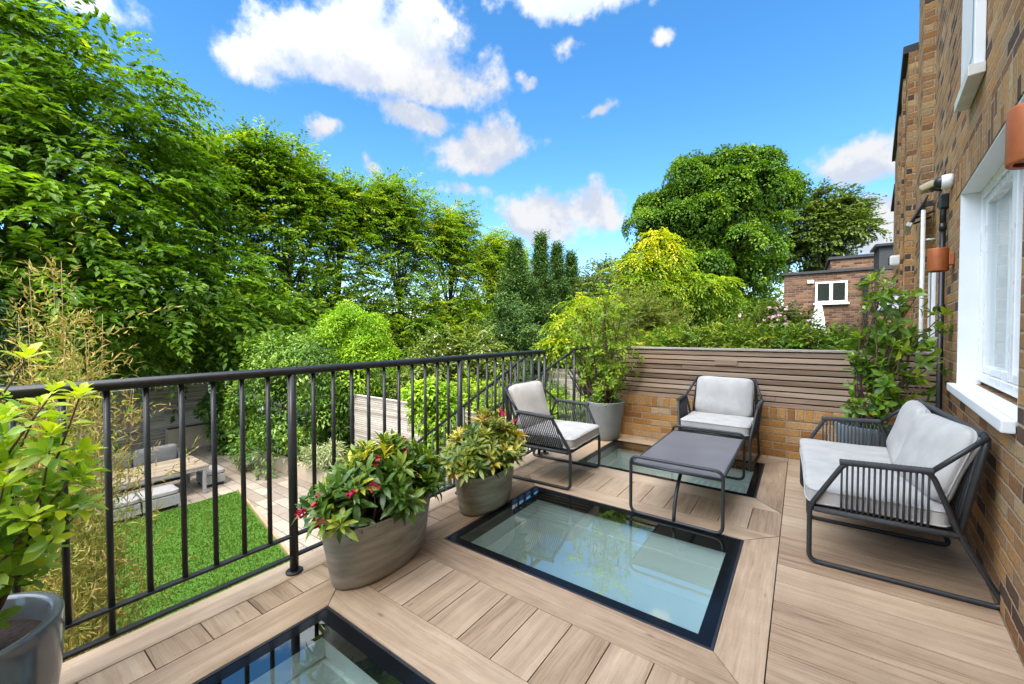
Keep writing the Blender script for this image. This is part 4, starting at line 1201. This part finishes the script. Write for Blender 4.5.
# ------------------------------------------------------------------ far house
hx, hy = at(783, 14.0); fy = hy + .2
fh = empty('brick_annexe', (hx, fy, GZ), 0, 'flat roofed brown brick house with a white window across the gardens', 'house')
Hh = 6.10
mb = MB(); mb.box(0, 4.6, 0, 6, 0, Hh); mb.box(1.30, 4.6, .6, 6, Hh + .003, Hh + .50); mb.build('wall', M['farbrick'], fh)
mb = MB(); mb.bbox(-.05, 4.65, -.05, 6.05, Hh + .001, Hh + .075, .01) if False else None
mb.box(-.05, 4.65, -.06, .10, Hh + .002, Hh + .08); mb.box(-.05, .10, .102, 6, Hh + .002, Hh + .08); mb.box(.102, 1.29, .102, 6, Hh + .002, Hh + .03); mb.box(1.24, 4.65, .54, 6.05, Hh + .503, Hh + .59)
mb.build('roof', M['felt'], fh)
wz = 5.10; wz1 = 5.80
w = MB(); w0, w1 = .88, 1.72
w.bbox(w0, w1, -.03, -.002, wz, wz + .06, .004); w.bbox(w0, w1, -.03, -.002, wz1 - .06, wz1, .004); w.bbox(w0, w0 + .06, -.03, -.002, wz + .061, wz1 - .061, .004); w.bbox(w1 - .06, w1, -.03, -.002, wz + .061, wz1 - .061, .004); w.bbox((w0 + w1) / 2 - .045, (w0 + w1) / 2 + .045, -.03, -.002, wz + .061, wz1 - .061, .004)
w = w.build('window', M['upvc'], fh)
for a, b in ((w0 + .06, (w0 + w1) / 2 - .045), ((w0 + w1) / 2 + .045, w1 - .06)):
    mb = MB(); mb.box(a, b, -.012, -.004, wz + .06, wz1 - .06); mb.build('pane', simple('dark_pane', (.018, .025, .022), .1, spec=.8), w)
mb = MB(); mb.bbox(w0 - .05, w1 + .05, -.09, -.002, wz - .07, wz - .002, .006); mb.build('sill', M['upvc'], w)
mb = MB(); mb.box(2.12, 2.22, -.09, -.002, 1, Hh - .38); mb.bbox(2.05, 2.29, -.14, -.002, Hh - .38, Hh - .24, .01); mb.build('downpipe', M['blackp'], fh)
mb = MB(); mb.bbox(.66, .84, -.06, -.002, Hh - .33, Hh - .22, .01); mb.build('alarm_box', M['upvc'], fh)
bx, by = at(881, 11.0)
dm = empty('flat_roof_dormer', (bx, by, GZ), 0, 'dark clad roof box with sloping top beside the tall brick house', 'dormer')
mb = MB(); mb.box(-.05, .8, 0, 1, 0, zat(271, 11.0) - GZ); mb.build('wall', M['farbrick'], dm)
mb = MB(); mb.box(-.07, .8, -.02, 1, zat(271, 11.0) - GZ + .003, zat(248, 11.0) - GZ); mb.build('cladding', M['felt'], dm)
mb = MB(); mb.box(-.16, .8, -.1, 1, zat(248, 11.0) - GZ + .003, zat(245.5, 11.0) - GZ); mb.build('roof', M['trim'], dm)
ux, uy = at(818, 12.0)
um = empty('closed_parasol', (ux, uy, GZ), 0, 'closed white parasol standing in front of the far white window', 'parasol')
zt_ = zat(303, 12) - GZ
mb = MB(); mb.tube([(0, 0, 0), (0, 0, zt_)], .03, 10); mb.build('pole', M['upvc'], um)
mb = MB(); mb.lathe([(.03, zt_ + .02), (.07, zt_ - .1), (.12, zt_ - .45), (.19, zt_ - 1.1), (.21, zt_ - 1.6), (.06, zt_ - 1.62)], 40, wob=lambda a, z: 1 + .18 * math.cos(a * 8)); mb.build('canopy', M['canvas'], um)

x_, y_ = at(500, 44)
f2 = empty('distant_house', (x_, y_, GZ), R(-30), 'distant house with grey pitched roof glimpsed between the trees', 'house')
mb = MB(); mb.box(-5, 4, 0, 8, 0, 7.0); mb.build('wall', M['farbrick'], f2)
mb = MB(); mb.add([(-5.4, -.4, 6.9), (4.4, -.4, 6.9), (4.4, 8.4, 6.9), (-5.4, 8.4, 6.9), (-5.4, 4, 9.6), (4.4, 4, 9.6)], [(0, 1, 5, 4), (2, 3, 4, 5), (0, 4, 3), (1, 2, 5), (0, 3, 2, 1)]); mb.build('roof', M['felt'], f2)
w = MB(); w.box(1.0, 2.6, -.06, -.002, 4.2, 5.6); w = w.build('window', M['upvc'], f2)
mb = MB(); mb.box(1.1, 2.5, -.07, -.062, 4.3, 5.5); mb.build('pane', M['dark'], w)

# ------------------------------------------------------------------ trees
def fol_spray(n, nl, length, ll, lw, tint, droop=.35, shell=.45, tvar=.2, up=.25, lift=.2, topy=None):
    def f(lobes, g):
        P, O = lobe_points(lobes, n, g, shell, up)
        return [sprays(P, O, g, nl, length, ll, lw, droop, tint, tvar, lift, 0, topy)]
    return f
def fol_tuft(n, nl, rad, ll, lw, tint, shell=.6, tvar=.2, up=.3, flat=.35, upn=.8, droop=.15):
    def f(lobes, g):
        P, O = lobe_points(lobes, n, g, shell, up)
        return [tufts(P, O, g, nl, rad, ll, lw, tint, tvar, upn, 0, flat, droop)]
    return f

tree('broadleaf_tree', 'huge dark green layered tree filling the upper left corner', 'tree', (-19.6, .6, GZ),
     [(0, -.5, 9.0, 4.2, 4.4, 5.2), (1.4, 2.0, 8.0, 3.6, 3.2, 3.6), (2.2, 3.6, 5.6, 3.4, 3.4, 2.2), (1.2, 2.2, 11.0, 3.0, 2.5, 2.4), (2.4, 5.2, 4.4, 2.8, 3.0, 1.5), (3.0, 0, 4.6, 3, 4, 2.2), (0, -.6, 12.6, 3, 3, 2.2), (2.6, 1.2, 6.6, 3.2, 3.4, 2.2)],
     'beech', 41, .8, .26, 44, None, fol_spray(3300, 26, 1.15, .21, .10, .40, .45, .35, .17))
rows = [(6.9, 13.4, .36), (9.7, 14.3, .42), (12.8, 14.0, .46), (16.7, 13.8, .50), (21.2, 13.6, .58), (25.6, 12.7, .64), (29.3, 11.8, .60)]
lab = ['hornbeam tree first in the row, darkest, next to the huge layered tree', 'hornbeam tree second in the row, with the tallest wispy tip', 'hornbeam tree third in the row, behind the bright green bush',
       'hornbeam tree in the middle of the row, above the post of the railing', 'olive tinted hornbeam tree third from the right end of the row', 'yellowish hornbeam tree second from the right end of the row', 'smallest hornbeam tree at the right end of the row beside the dark conifers']
gg = np.random.default_rng(77)
for i, ((yy, hh, tn), lb) in enumerate(zip(rows, lab)):
    sp = [(gg.uniform(-1.3, 1.3), gg.uniform(-1.8, 1.8), hh - 1.7 - gg.uniform(.0, 1.5), .42, .42, gg.uniform(1.3, 2.1)) for _ in range(8)] * 3
    tree('hornbeam_tree', lb, 'tree', (-21.2 + gg.uniform(-.4, .4), yy, GZ),
         [(0, 0, hh * .55, 2.3, 2.5, hh * .36), (.3, .6, hh * .33, 2.4, 2.5, hh * .22), (.8, 0, hh * .27, 2.3, 2.5, hh * .17), (0, -.5, hh * .74, 1.7, 1.9, hh * .17)] + sp,
         'hornbeam', 50 + i, .85, .15, 34, 'row of hornbeam trees behind the garden', fol_spray(2000, 22, .95, .19, .095, tn - .02, .15, .2, .19, .3, .45))
# dark conifers in the middle distance
for i, (px_, dep, pty, rr, lb) in enumerate([(516, 19, 244, 1.9, 'broad dark conifer nearest the end of the hornbeam row'), (541, 20, 238, 1.15, 'tallest slim dark conifer of the group'), (557, 21, 247, 1.05, 'slim dark conifer right of the tallest one'), (571, 22, 256, 1.15, 'shortest dark conifer at the right of the group, beside the golden tree')]):
    x_, y_ = at(px_, dep); H_ = zat(pty, dep) - GZ
    def cf(lobes, g, H_=H_, rr=rr):
        n = int(900 + 1300 * rr); z = H_ * (1 - g.random(n) ** .75 * .98); a = g.random(n) * 6.283
        rad = rr * np.clip((1.0 - z / H_) * 1.25, 0, 1) ** 1.1 * (.30 + .85 * g.random(n)) * (1 + .4 * np.sin(a * 3 + z * 2.2) + .25 * np.sin(z * 5.3 + a))
        P = np.stack([rad * np.cos(a), rad * np.sin(a), z], 1); O = norm(np.stack([np.cos(a), np.sin(a), np.full(n, .9)], 1))
        U = norm(np.stack([np.cos(a) * .6, np.sin(a) * .6, np.full(n, 1.0)], 1) + g.normal(size=(n, 3)) * .25)
        return [sprays(P, O, g, 10, .34, .12, .04, -.35, .45, .28, .5), tufts(P, O, g, 14, .13, .14, .035, .42, .28, .3, 0, 2.4, axis=U)]
    tree('conifer_tree', lb, 'tree', (x_, y_, GZ), [(0, 0, H_ * .5, rr * .6, rr * .6, H_ * .48)], 'conifer', 80 + i, .97, .1, 16, 'dark conifers in the middle distance', cf)
x_, y_ = at(602, 30)
tree('ash_tree', 'distant thin grey-green tree behind the golden tree', 'tree', (x_, y_, GZ), [(0, 0, 6.8, 1.9, 1.9, 2.6), (1.0, 0, 7.8, 1.1, 1.1, 1.6), (-.9, .3, 7.2, 1.0, 1, 1.4)], 'greytree', 90, .8, .12, 20, None, fol_spray(420, 18, .8, .24, .10, .5, .2, .3))
x_, y_ = at(622, 16)
tree('ash_tree', 'grey-green shrubby tree left of the golden tree', 'tree', (x_, y_, GZ), [(0, 0, zat(300, 16) - GZ, 1.6, 1.5, 1.5), (.4, 0, zat(325, 16) - GZ, 1.8, 1.5, 1.4)], 'oak', 91, .7, .1, 16, None, fol_spray(420, 18, .6, .17, .08, .6, .2, .4))
# golden trees
def gold_lobes(cx, dep, blobs):
    x0, y0 = at(cx, dep); out = []
    for (px_, py_, rp_, rz_) in blobs:
        x1, y1 = at(px_, dep); rr = rp_ / FPX * dep
        out.append((x1 - x0, y1 - y0 + rr * rnd.uniform(-.4, .4), zat(py_, dep) - GZ, rr, rr, rz_ / FPX * dep))
    return (x0, y0, GZ), out
b_, lo = gold_lobes(668, 13.5, [(658, 243, 15, 8), (640, 262, 14, 7), (672, 256, 14, 7), (650, 268, 17, 8), (668, 272, 15, 8), (640, 283, 18, 9), (660, 290, 20, 9), (684, 284, 17, 9), (700, 287, 18, 9), (718, 286, 13, 8), (712, 297, 18, 9), (690, 303, 18, 9), (668, 303, 16, 9), (645, 300, 13, 8), (620, 268, 9, 5), (722, 300, 10, 7)])
def goldf(lobes, g):
    P, O = lobe_points(lobes, 1150, g, .55, .5)
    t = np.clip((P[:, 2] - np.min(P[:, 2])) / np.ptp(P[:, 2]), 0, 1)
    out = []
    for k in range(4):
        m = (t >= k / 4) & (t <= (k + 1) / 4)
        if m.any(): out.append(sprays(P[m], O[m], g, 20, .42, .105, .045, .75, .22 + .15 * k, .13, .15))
    return out
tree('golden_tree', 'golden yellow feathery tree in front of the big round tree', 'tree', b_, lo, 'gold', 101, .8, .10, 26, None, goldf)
b_, lo = gold_lobes(590, 9.5, [(585, 312, 20, 9), (570, 325, 16, 8), (600, 325, 18, 9), (566, 342, 16, 8), (588, 342, 20, 9), (556, 350, 10, 6), (612, 338, 16, 9), (575, 302, 8, 5), (602, 308, 14, 8)])
def goldf2(lobes, g):
    P, O = lobe_points(lobes, 620, g, .5, .5)
    return [sprays(P, O, g, 18, .34, .085, .038, .7, .45, .17, .15)]
tree('golden_tree', 'low golden shrubby tree behind the far stair railing', 'tree', b_, lo, 'gold', 102, .75, .06, 18, None, goldf2)
# great round maple
gg = np.random.default_rng(33)
dep = 21.0; x_, y_ = at(709, dep); k_ = dep / FPX; lo = []
for (bx_, by_, rx_, rz_, n_) in [(700, 252, 52, 58, 16), (738, 228, 40, 58, 18), (656, 240, 24, 38, 9), (712, 298, 60, 40, 14), (680, 212, 36, 34, 12), (750, 194, 30, 28, 11), (708, 192, 34, 22, 9), (668, 287, 32, 36, 8)]:
    x1_, y1_ = at(bx_, dep); c_ = (x1_ - x_, y1_ - y_ + gg.uniform(-.8, .8), zat(by_, dep) - GZ); r_ = (rx_ * k_, rx_ * k_ * .9, rz_ * k_)
    lo.append((*c_, r_[0] * .70, r_[1] * .70, r_[2] * .70))
    for _ in range(n_):
        u = norm(gg.normal(size=3) + np.array([0, -.3, .2])); q = gg.uniform(.80, 1.06); w_ = gg.uniform(.5, 1.05)
        lo.append((c_[0] + u[0] * r_[0] * q, c_[1] + u[1] * r_[1] * q, c_[2] + u[2] * r_[2] * q, w_, w_, w_ * .72))
tree('maple_tree', 'great round dark green tree with dense domed crown', 'tree', (x_, y_, GZ), lo, 'maple', 111, .7, .3, 40, None, fol_tuft(4800, 42, .36, .135, .085, .48, .84, .2, .5, .7, .7, .25))
dep = 31.0; x_, y_ = at(822, dep); k_ = dep / FPX
lo = [(0, 0, zat(238, dep) - GZ, 26 * k_, 26 * k_, 26 * k_), (-14 * k_, 0, zat(225, dep) - GZ, 22 * k_, 22 * k_, 22 * k_), (14 * k_, 1, zat(215, dep) - GZ, 20 * k_, 20 * k_, 17 * k_), (24 * k_, -1, zat(236, dep) - GZ, 13 * k_, 13 * k_, 10 * k_), (4 * k_, 0, zat(203, dep) - GZ, 16 * k_, 16 * k_, 10 * k_), (-20 * k_, 1, zat(260, dep) - GZ, 30 * k_, 26 * k_, 22 * k_)]
tree('oak_tree', 'spreading open crowned tree behind the big round tree, above the brick house', 'tree', (x_, y_, GZ), lo, 'oak', 121, .75, .28, 30, None, fol_spray(1700, 20, .95, .22, .13, .5, .25, .5, .2))
# trees filling the far distance beyond the gardens
gg = np.random.default_rng(8)
for i, (px_, dep, pty, w__) in enumerate([(455, 60, 300, 5), (520, 70, 297, 6), (590, 60, 290, 5), (640, 62, 300, 5), (760, 60, 300, 5), (860, 70, 285, 6), (330, 48, 312, 5), (240, 40, 318, 5), (120, 36, 320, 5), (30, 34, 312, 5), (390, 52, 315, 5)]):
    x_, y_ = at(px_, dep); H_ = zat(pty, dep) - GZ
    tree('distant_tree', ['distant green tree low on the skyline beyond the gardens', ][0], 'tree', (x_, y_, GZ), [(0, 0, H_ * .6, w__, w__, H_ * .42), (w__ * .6, 1, H_ * .5, w__ * .7, w__ * .7, H_ * .35), (-w__ * .6, 1, H_ * .52, w__ * .7, w__ * .7, H_ * .35)], 'oak', 200 + i, .8, .2, 8, 'distant trees beyond the gardens', fol_tuft(330, 14, .9, .5, .32, .45, .5))

# ------------------------------------------------------------------ shrubs
def shrub(name, label, cat, px_, dep, blobs, mat, seed, fol, group=None, base=GZ, r0=.05, n_limb=18):
    x0, y0 = at(px_, dep); lo = []
    for (bx_, by_, rp_, rz_) in blobs:
        x1, y1 = at(bx_, dep); rr = rp_ / FPX * dep
        lo.append((x1 - x0, y1 - y0 + rr * .3 * rnd.uniform(-1, 1), zat(by_, dep) - base, rr, rr, rz_ / FPX * dep))
    return tree(name, label, cat, (x0, y0, base), lo, mat, seed, .6, r0, n_limb, group, fol, 'foliage')
shrub('laurel_bush', 'large mid green bush over the low raised bed, left of the bright bush', 'bush', 285, 12.3,
      [(290, 365, 40, 26), (272, 383, 30, 30), (312, 372, 32, 30), (262, 412, 26, 30), (302, 415, 38, 34), (330, 400, 18, 26), (256, 440, 22, 24), (285, 445, 34, 22), (246, 392, 14, 12), (262, 352, 16, 12)], 'laurel', 301, fol_tuft(430, 46, .30, .115, .052, .50, .82, .24, .5, .75, 1.0, .05))
shrub('bright_bush', 'fresh bright green bush rising between the large bush and the railing', 'bush', 352, 13.2,
      [(352, 335, 26, 24), (338, 350, 22, 26), (372, 352, 24, 20), (360, 372, 34, 24), (385, 372, 20, 20), (345, 395, 26, 30), (346, 318, 11, 12), (370, 330, 14, 12)], 'bright', 302, fol_tuft(520, 40, .25, .11, .042, .5, .72, .22, .6, .8, 1.0, .05))
shrub('climbing_plant', 'light green climber hanging over the boundary fence', 'climber', 432, 8.3, [(428, 392, 14, 10), (440, 402, 14, 16), (425, 412, 12, 18), (446, 425, 12, 18), (434, 440, 12, 14), (415, 396, 10, 7)], 'bright', 303, fol_tuft(330, 16, .16, .10, .06, .6, .4, .2), r0=.03)
shrub('lavender_bush', 'small silvery plant in the low raised bed', 'plant', 318, 10.8, [(318, 458, 14, 9), (308, 455, 9, 7), (330, 452, 10, 8)], 'silver', 304, fol_tuft(160, 14, .13, .12, .02, .5, .3), base=GZ + .3, r0=.015)
fb_ = shrub('flowering_bush', 'loose green bush with small white flowers beyond the boundary fence', 'bush', 455, 13.0, [(440, 365, 30, 18), (470, 350, 26, 16), (415, 385, 24, 18), (490, 365, 24, 18), (455, 390, 40, 20), (440, 345, 16, 12)], 'oak', 305, fol_spray(900, 16, .42, .13, .06, .7, .2, .4))
g = np.random.default_rng(40); mb = MB(); x0, y0 = at(455, 13.0)
for _ in range(36):
    px_, py_ = g.uniform(420, 505), g.normal(345, 9); x1, y1 = at(px_, 12.3 + g.normal() * .2)
    c = np.array((x1 - x0, y1 - y0, zat(py_, 12.3) - GZ)); r_ = g.uniform(.012, .03)
    for k in range(5):
        d = norm(g.normal(size=3)); s_ = norm(np.cross(d, g.normal(size=3)))
        mb.add([c, c + d * r_ + s_ * r_ * .7, c + d * r_ * 1.6, c + d * r_ - s_ * r_ * .7], [(0, 1, 2, 3)])
mb.build('blossom', M['canvas'], fb_)
for i, (px_, py_, dep, rp_, lb) in enumerate([(520, 408, 9.6, 26, 'yellow-green low shrub seen through the stair railing, left of the armchair back'), (556, 415, 9.0, 26, 'yellow-green low shrub seen through the stair railing, right of the armchair back'), (480, 400, 10.5, 30, 'yellow-green low shrub beyond the boundary fence below the white flowers')]):
    shrub('low_shrub', lb, 'shrub', px_, dep, [(px_, py_, rp_, rp_ * .7), (px_ + 14, py_ + 12, rp_, rp_ * .8), (px_ - 14, py_ + 10, rp_, rp_ * .7)], 'lime', 310 + i, fol_spray(330, 16, .35, .10, .045, .45, .2, .4), 'yellow-green low shrubs beyond the stairs', r0=.03)
shrub('dark_bush', 'dark green filler bush below the hornbeam row behind the boundary fence', 'bush', 400, 15.5, [(400, 400, 45, 30), (440, 415, 40, 30), (360, 420, 40, 30), (480, 410, 40, 30)], 'beech', 330, fol_tuft(900, 16, .36, .16, .08, .35, .5))
shrub('dark_bush', 'dark green filler bush behind the garden sofa fence, under the huge tree', 'bush', 130, 18.0, [(40, 362, 50, 18), (120, 355, 60, 18), (200, 350, 50, 18), (250, 352, 34, 18)], 'beech', 331, fol_tuft(1100, 16, .40, .18, .09, .32, .5))
shrub('dark_bush', 'dark green bush between the rear fence planter and the big green bush', 'bush', 222, 14.2, [(230, 425, 18, 26), (222, 405, 14, 12), (236, 450, 18, 18)], 'laurel', 332, fol_tuft(420, 18, .28, .16, .07, .35, .5))
shrub('feathery_shrub', 'pale feathery green shrub rising just behind the slatted fence', 'shrub', 640, 6.6, [(640, 312, 17, 16), (655, 325, 22, 14), (628, 328, 16, 14), (645, 335, 26, 14), (610, 335, 14, 10)], 'feather', 340, fol_spray(620, 22, .26, .07, .010, .5, -.1, .3, .2, .6, .7), base=-.4, r0=.02)
# hedge behind the fence
def hedge_f(lobes, g):
    P, O = lobe_points(lobes, 2100, g, .5, .5)
    return [sprays(P, O, g, 18, .16, .045, .022, .15, .45, .2, .5)]
hl_ = [(x0_, 5.55 + rnd.uniform(-.1, .2), zc_, .40, .34, .20) for x0_, zc_ in ((-1.55, 1.05), (-1.15, 1.13), (-.75, 1.16), (-.35, 1.10), (0.0, 1.10), (.3, 1.04), (.55, 1.02), (.75, 1.02))] 
hl_ += [(x0_, 5.6, .75, .6, .4, .45) for x0_ in (-1.3, -.5, .2, .7)]
tree('hedge', 'long bushy green hedge topping the slatted fence from behind', 'hedge', (-.3, 5.55, GZ), [(a + .3, b - 5.55, c - GZ, d, e, f_) for a, b, c, d, e, f_ in hl_], 'hedge', 350, .75, .04, 30, None, hedge_f, 'foliage')
rs = shrub('rose_bush', 'rose bush with pale pink blooms showing over the hedge', 'bush', 775, 7.6, [(770, 322, 20, 12), (790, 325, 20, 11), (758, 328, 16, 10), (778, 314, 12, 7)], 'oak', 351, fol_spray(360, 14, .22, .06, .035, .75, .15, .4), r0=.025)
g = np.random.default_rng(4); mb = MB()
x0, y0 = at(775, 7.6)
for _ in range(26):
    px_, py_ = g.normal(778, 14), g.normal(318, 6); x1, y1 = at(px_, 7.0 + g.normal() * .15)
    c = np.array((x1 - x0, y1 - y0, zat(py_, 7.05) - GZ)); r_ = g.uniform(.018, .036)
    for k in range(7):
        d = norm(g.normal(size=3)); s = norm(np.cross(d, g.normal(size=3)))
        mb.add([c, c + d * r_ + s * r_ * .7, c + d * r_ * 1.6, c + d * r_ - s * r_ * .7], [(0, 1, 2, 3)])
mb.build('blossom', M['petal_pink'], rs)
# bamboo and juniper at the left, below the railing
g = np.random.default_rng(61)
bm_ = empty('bamboo_clump', (-3.45, .34, GZ), 0, 'straw coloured bamboo clump rising outside the railing at the left', 'bamboo')
mb = MB(); PP, OO = [], []
for k in range(105):
    b = np.array((g.normal() * .26, g.normal() * .055, 0)); H_ = 2.2 + 2.1 * g.random() ** 1.3
    top = np.array((b[0] + g.normal() * .25, b[1] + g.normal() * .10, H_))
    if k in (17,): top = np.array((b[0] + .1, b[1] + .30, 3.95 - .2 * g.random()))
    if k in (8, 21, 33): top = np.array((b[0], b[1] - .06 + .1 * g.random(), 4.5))
    pts = [b + (top - b) * np.array([t ** 1.8, t ** 1.8, t]) for t in np.linspace(0, 1, 12)]
    mb.tube([tuple(p) for p in pts], [.0045 * (1 - .8 * i / 11) for i in range(12)], 5)
    for i in range(2, 12):
        for _ in range(2 if i < 5 else 4 if i < 7 else (7 if H_ < 4.2 else 4)):
            j = g.random(); p = pts[i - 1] * (1 - j) + pts[i] * j
            PP.append(p + g.normal(size=3) * np.array([.06, .03, .04])); a = g.random() * 6.28; OO.append((math.cos(a), math.sin(a), 1.2 + g.normal() * .7))
M['culm'] = simple('bamboo_culm', (.36, .24, .09), .5, var=.3, scale=10)
mb.build('stem', M['culm'], bm_)
PP = np.array(PP); OO = np.array(OO)
hz = np.clip((PP[:, 2] - 1.2) / 3.0, 0, .999); parts = []
for k in range(3):
    m = (hz >= k / 3) & (hz < (k + 1) / 3)
    q_ = PP[m]; o_ = norm(OO[m]); nl = 10
    D_ = norm(o_ + g.normal(size=o_.shape) * .3); Ls = .19 * (.5 + g.random(len(q_)))
    t = np.linspace(.15, 1, nl)
    Q = q_[:, None] + D_[:, None] * (Ls[:, None] * t)[..., None]
    ld = D_[:, None] * .8 + g.normal(size=Q.shape) * .55; n_ = g.normal(size=Q.shape)
    kk = len(q_) * nl; s_ = .6 + .7 * g.random(kk)
    T_ = np.repeat(.33 + .16 * k + g.normal(size=len(q_)) * .22, nl) + g.normal(size=kk) * .08
    parts.append(leaf_arrays(Q.reshape(-1, 3), ld.reshape(-1, 3), n_.reshape(-1, 3), .045 * s_, .0072 * s_, T_))
leaf_object('foliage', parts, M['bamboo'], bm_)
def jun(lobes, g):
    n = 900; z = 4.55 * (1 - g.random(n) ** .8 * .9); a = g.random(n) * 6.283
    rad = .62 * np.clip((1.02 - z / 4.55) * 2.4, 0, 1) ** .7 * (.6 + .45 * g.random(n))
    P = np.stack([rad * np.cos(a), rad * np.sin(a), z], 1); O = norm(np.stack([np.cos(a), np.sin(a), np.full(n, 1.2)], 1))
    return [tufts(P, O, g, 26, .13, .085, .012, .45, .2, .2, 0, 1.2)]
tree('juniper_tree', 'dark bluish juniper at the far left edge behind the bamboo', 'tree', (-4.3, -.10, GZ), [(0, 0, 2.2, .35, .35, 2.0)], 'bluecon', 71, .95, .05, 12, None, jun)

# ------------------------------------------------------------------ sky and light
SUN_EL, SUN_AZ = R(54), R(152)                   # azimuth from +Y towards +X
world = bpy.data.worlds.new('World'); sc.world = world; world.use_nodes = True
nt = world.node_tree; nt.nodes.clear(); g = NT(nt)
out = nt.nodes.new('ShaderNodeOutputWorld')
sky = g.n('ShaderNodeTexSky', sky_type='NISHITA', sun_disc=False, sun_elevation=SUN_EL, sun_rotation=SUN_AZ, altitude=50, air_density=1.0, dust_density=.35, ozone_density=2.2)
dirn = g.n('ShaderNodeTexCoord').outputs['Generated']
hs = g.n('ShaderNodeHueSaturation', ins={'Hue': .497, 'Saturation': 1.30, 'Value': 1.06, 'Color': sky.outputs[0]})
skyc = hs.outputs[0]
# clouds: soft ellipses of sky broken up by fractal noise, in directions of the sky (azimuth, elevation, half sizes in degrees)
CL = [(-60, 32.0, 10, 4.6, 1), (-52.5, 34.5, 8.5, 5.0, 1), (-45, 32, 6.5, 3.2, .9), (-67, 29.4, 5.5, 2.8, .8), (-57, 36.5, 5, 4, .9), (-47.5, 27.4, 5.2, 2.0, .9), (-40, 25.1, 8.5, 3.6, 1.05), (-27, 39.5, 9.5, 3.0, 1),
      (-31.5, 15.8, 6.0, 4.4, 1), (-25.0, 16.2, 5.0, 3.6, .95), (-61, 24.2, 2.6, 1.3, .8), (5.3, 17.9, 5.0, 2.2, .8), (7.5, 11.2, 7, 4.0, .9), (-33.5, 32.2, 1.6, .8, .6), (-22.5, 27.5, 1.7, .7, .55), (-48.5, 36.5, 3, 1.2, .6), (-82.5, 29.5, 5, 1.5, .6), (-55, 20.5, 2.2, 1.2, .6), (-42.5, 19.8, 3.0, 1.2, .5), (-27.3, 35.4, 1.5, 1.0, .6), (-15, 33.8, 1.3, 1.0, .6),
      (-88, 34, 5, 4, .8), (70, 40, 26, 14, 1.1), (130, 40, 30, 18, 1.2), (190, 42, 30, 18, 1.2), (-140, 40, 30, 20, 1.2), (-112, 48, 22, 15, 1.1), (-160, 66, 40, 24, 1.3), (90, 66, 40, 22, 1.3), (-110, 62, 25, 16, 1.1), (180, 84, 40, 16, 1.1)]  # large banks behind and overhead are unseen, added to fill the terrace with light
warp = g.vmath('SUBTRACT', g.noise(dirn, 5.0, 5, .6, out=1), (.5, .5, .5))
dw = g.vmath('ADD', dirn, g.vmath('SCALE', warp, s=.13))
field = None; up_f = None
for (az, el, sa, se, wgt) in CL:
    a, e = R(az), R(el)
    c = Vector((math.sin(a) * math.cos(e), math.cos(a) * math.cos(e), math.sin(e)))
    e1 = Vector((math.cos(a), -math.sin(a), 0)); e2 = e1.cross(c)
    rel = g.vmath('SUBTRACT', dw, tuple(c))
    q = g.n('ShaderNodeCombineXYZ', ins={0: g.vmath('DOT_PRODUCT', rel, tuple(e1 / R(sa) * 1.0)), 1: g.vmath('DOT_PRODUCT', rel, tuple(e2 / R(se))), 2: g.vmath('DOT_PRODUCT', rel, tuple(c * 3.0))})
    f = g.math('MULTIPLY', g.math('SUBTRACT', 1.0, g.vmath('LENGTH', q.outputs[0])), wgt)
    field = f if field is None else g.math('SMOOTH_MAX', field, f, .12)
n1 = g.noise(dirn, 9, 9, .62); n2 = g.noise(g.vmath('ADD', dirn, (.018, -.01, .03)), 9, 4, .6)
dens = g.math('ADD', field, g.math('MULTIPLY', g.math('SUBTRACT', n1, .5), 2.2))
alpha = g.n('ShaderNodeMapRange', interpolation_type='SMOOTHSTEP', ins={'Value': dens, 'From Min': -.08, 'From Max': .46}).outputs[0]
thick = g.n('ShaderNodeMapRange', interpolation_type='SMOOTHSTEP', ins={'Value': g.math('ADD', g.math('MULTIPLY', g.math('SUBTRACT', n1, n2), 3.2), g.math('MULTIPLY', g.noise(dirn, 4.2, 3), 1.0)), 'From Min': .2, 'From Max': .9}).outputs[0]
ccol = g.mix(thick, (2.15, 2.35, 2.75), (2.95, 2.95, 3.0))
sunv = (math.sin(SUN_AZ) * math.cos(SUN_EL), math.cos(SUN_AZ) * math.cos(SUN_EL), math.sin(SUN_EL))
sun_side_fill = g.n('ShaderNodeMapRange', interpolation_type='SMOOTHSTEP', ins={'Value': g.vmath('DOT_PRODUCT', dirn, sunv), 'From Min': -.1, 'From Max': .9, 'To Min': 1.0, 'To Max': 9.0}).outputs[0]
ccol = g.vmath('SCALE', ccol, s=sun_side_fill)          # cloud towards the sun boosted as added fill light for the shaded terrace
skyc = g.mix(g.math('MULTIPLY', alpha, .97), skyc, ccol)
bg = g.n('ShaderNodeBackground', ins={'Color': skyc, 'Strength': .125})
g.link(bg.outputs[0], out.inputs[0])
sd = bpy.data.lights.new('sun', 'SUN'); sd.energy = 2.3; sd.angle = R(12); sd.color = (1, .93, .82)
so = bpy.data.objects.new('sun', sd); COL.objects.link(so)
sdir = Vector((math.sin(SUN_AZ) * math.cos(SUN_EL), math.cos(SUN_AZ) * math.cos(SUN_EL), math.sin(SUN_EL)))
so.rotation_euler = sdir.to_track_quat('Z', 'Y').to_euler(); so.location = (0, 0, 30)

vs_ = sc.view_settings; vs_.view_transform = 'Standard'; vs_.look = 'None'; vs_.exposure = 1.32; vs_.gamma = 1; vs_.use_curve_mapping = False
cy = sc.cycles; cy.max_bounces = 8; cy.diffuse_bounces = 3; cy.glossy_bounces = 4; cy.transmission_bounces = 4; cy.transparent_max_bounces = 12
cy.use_denoising = True; cy.caustics_reflective = False; cy.caustics_refractive = False; cy.sample_clamp_indirect = 6
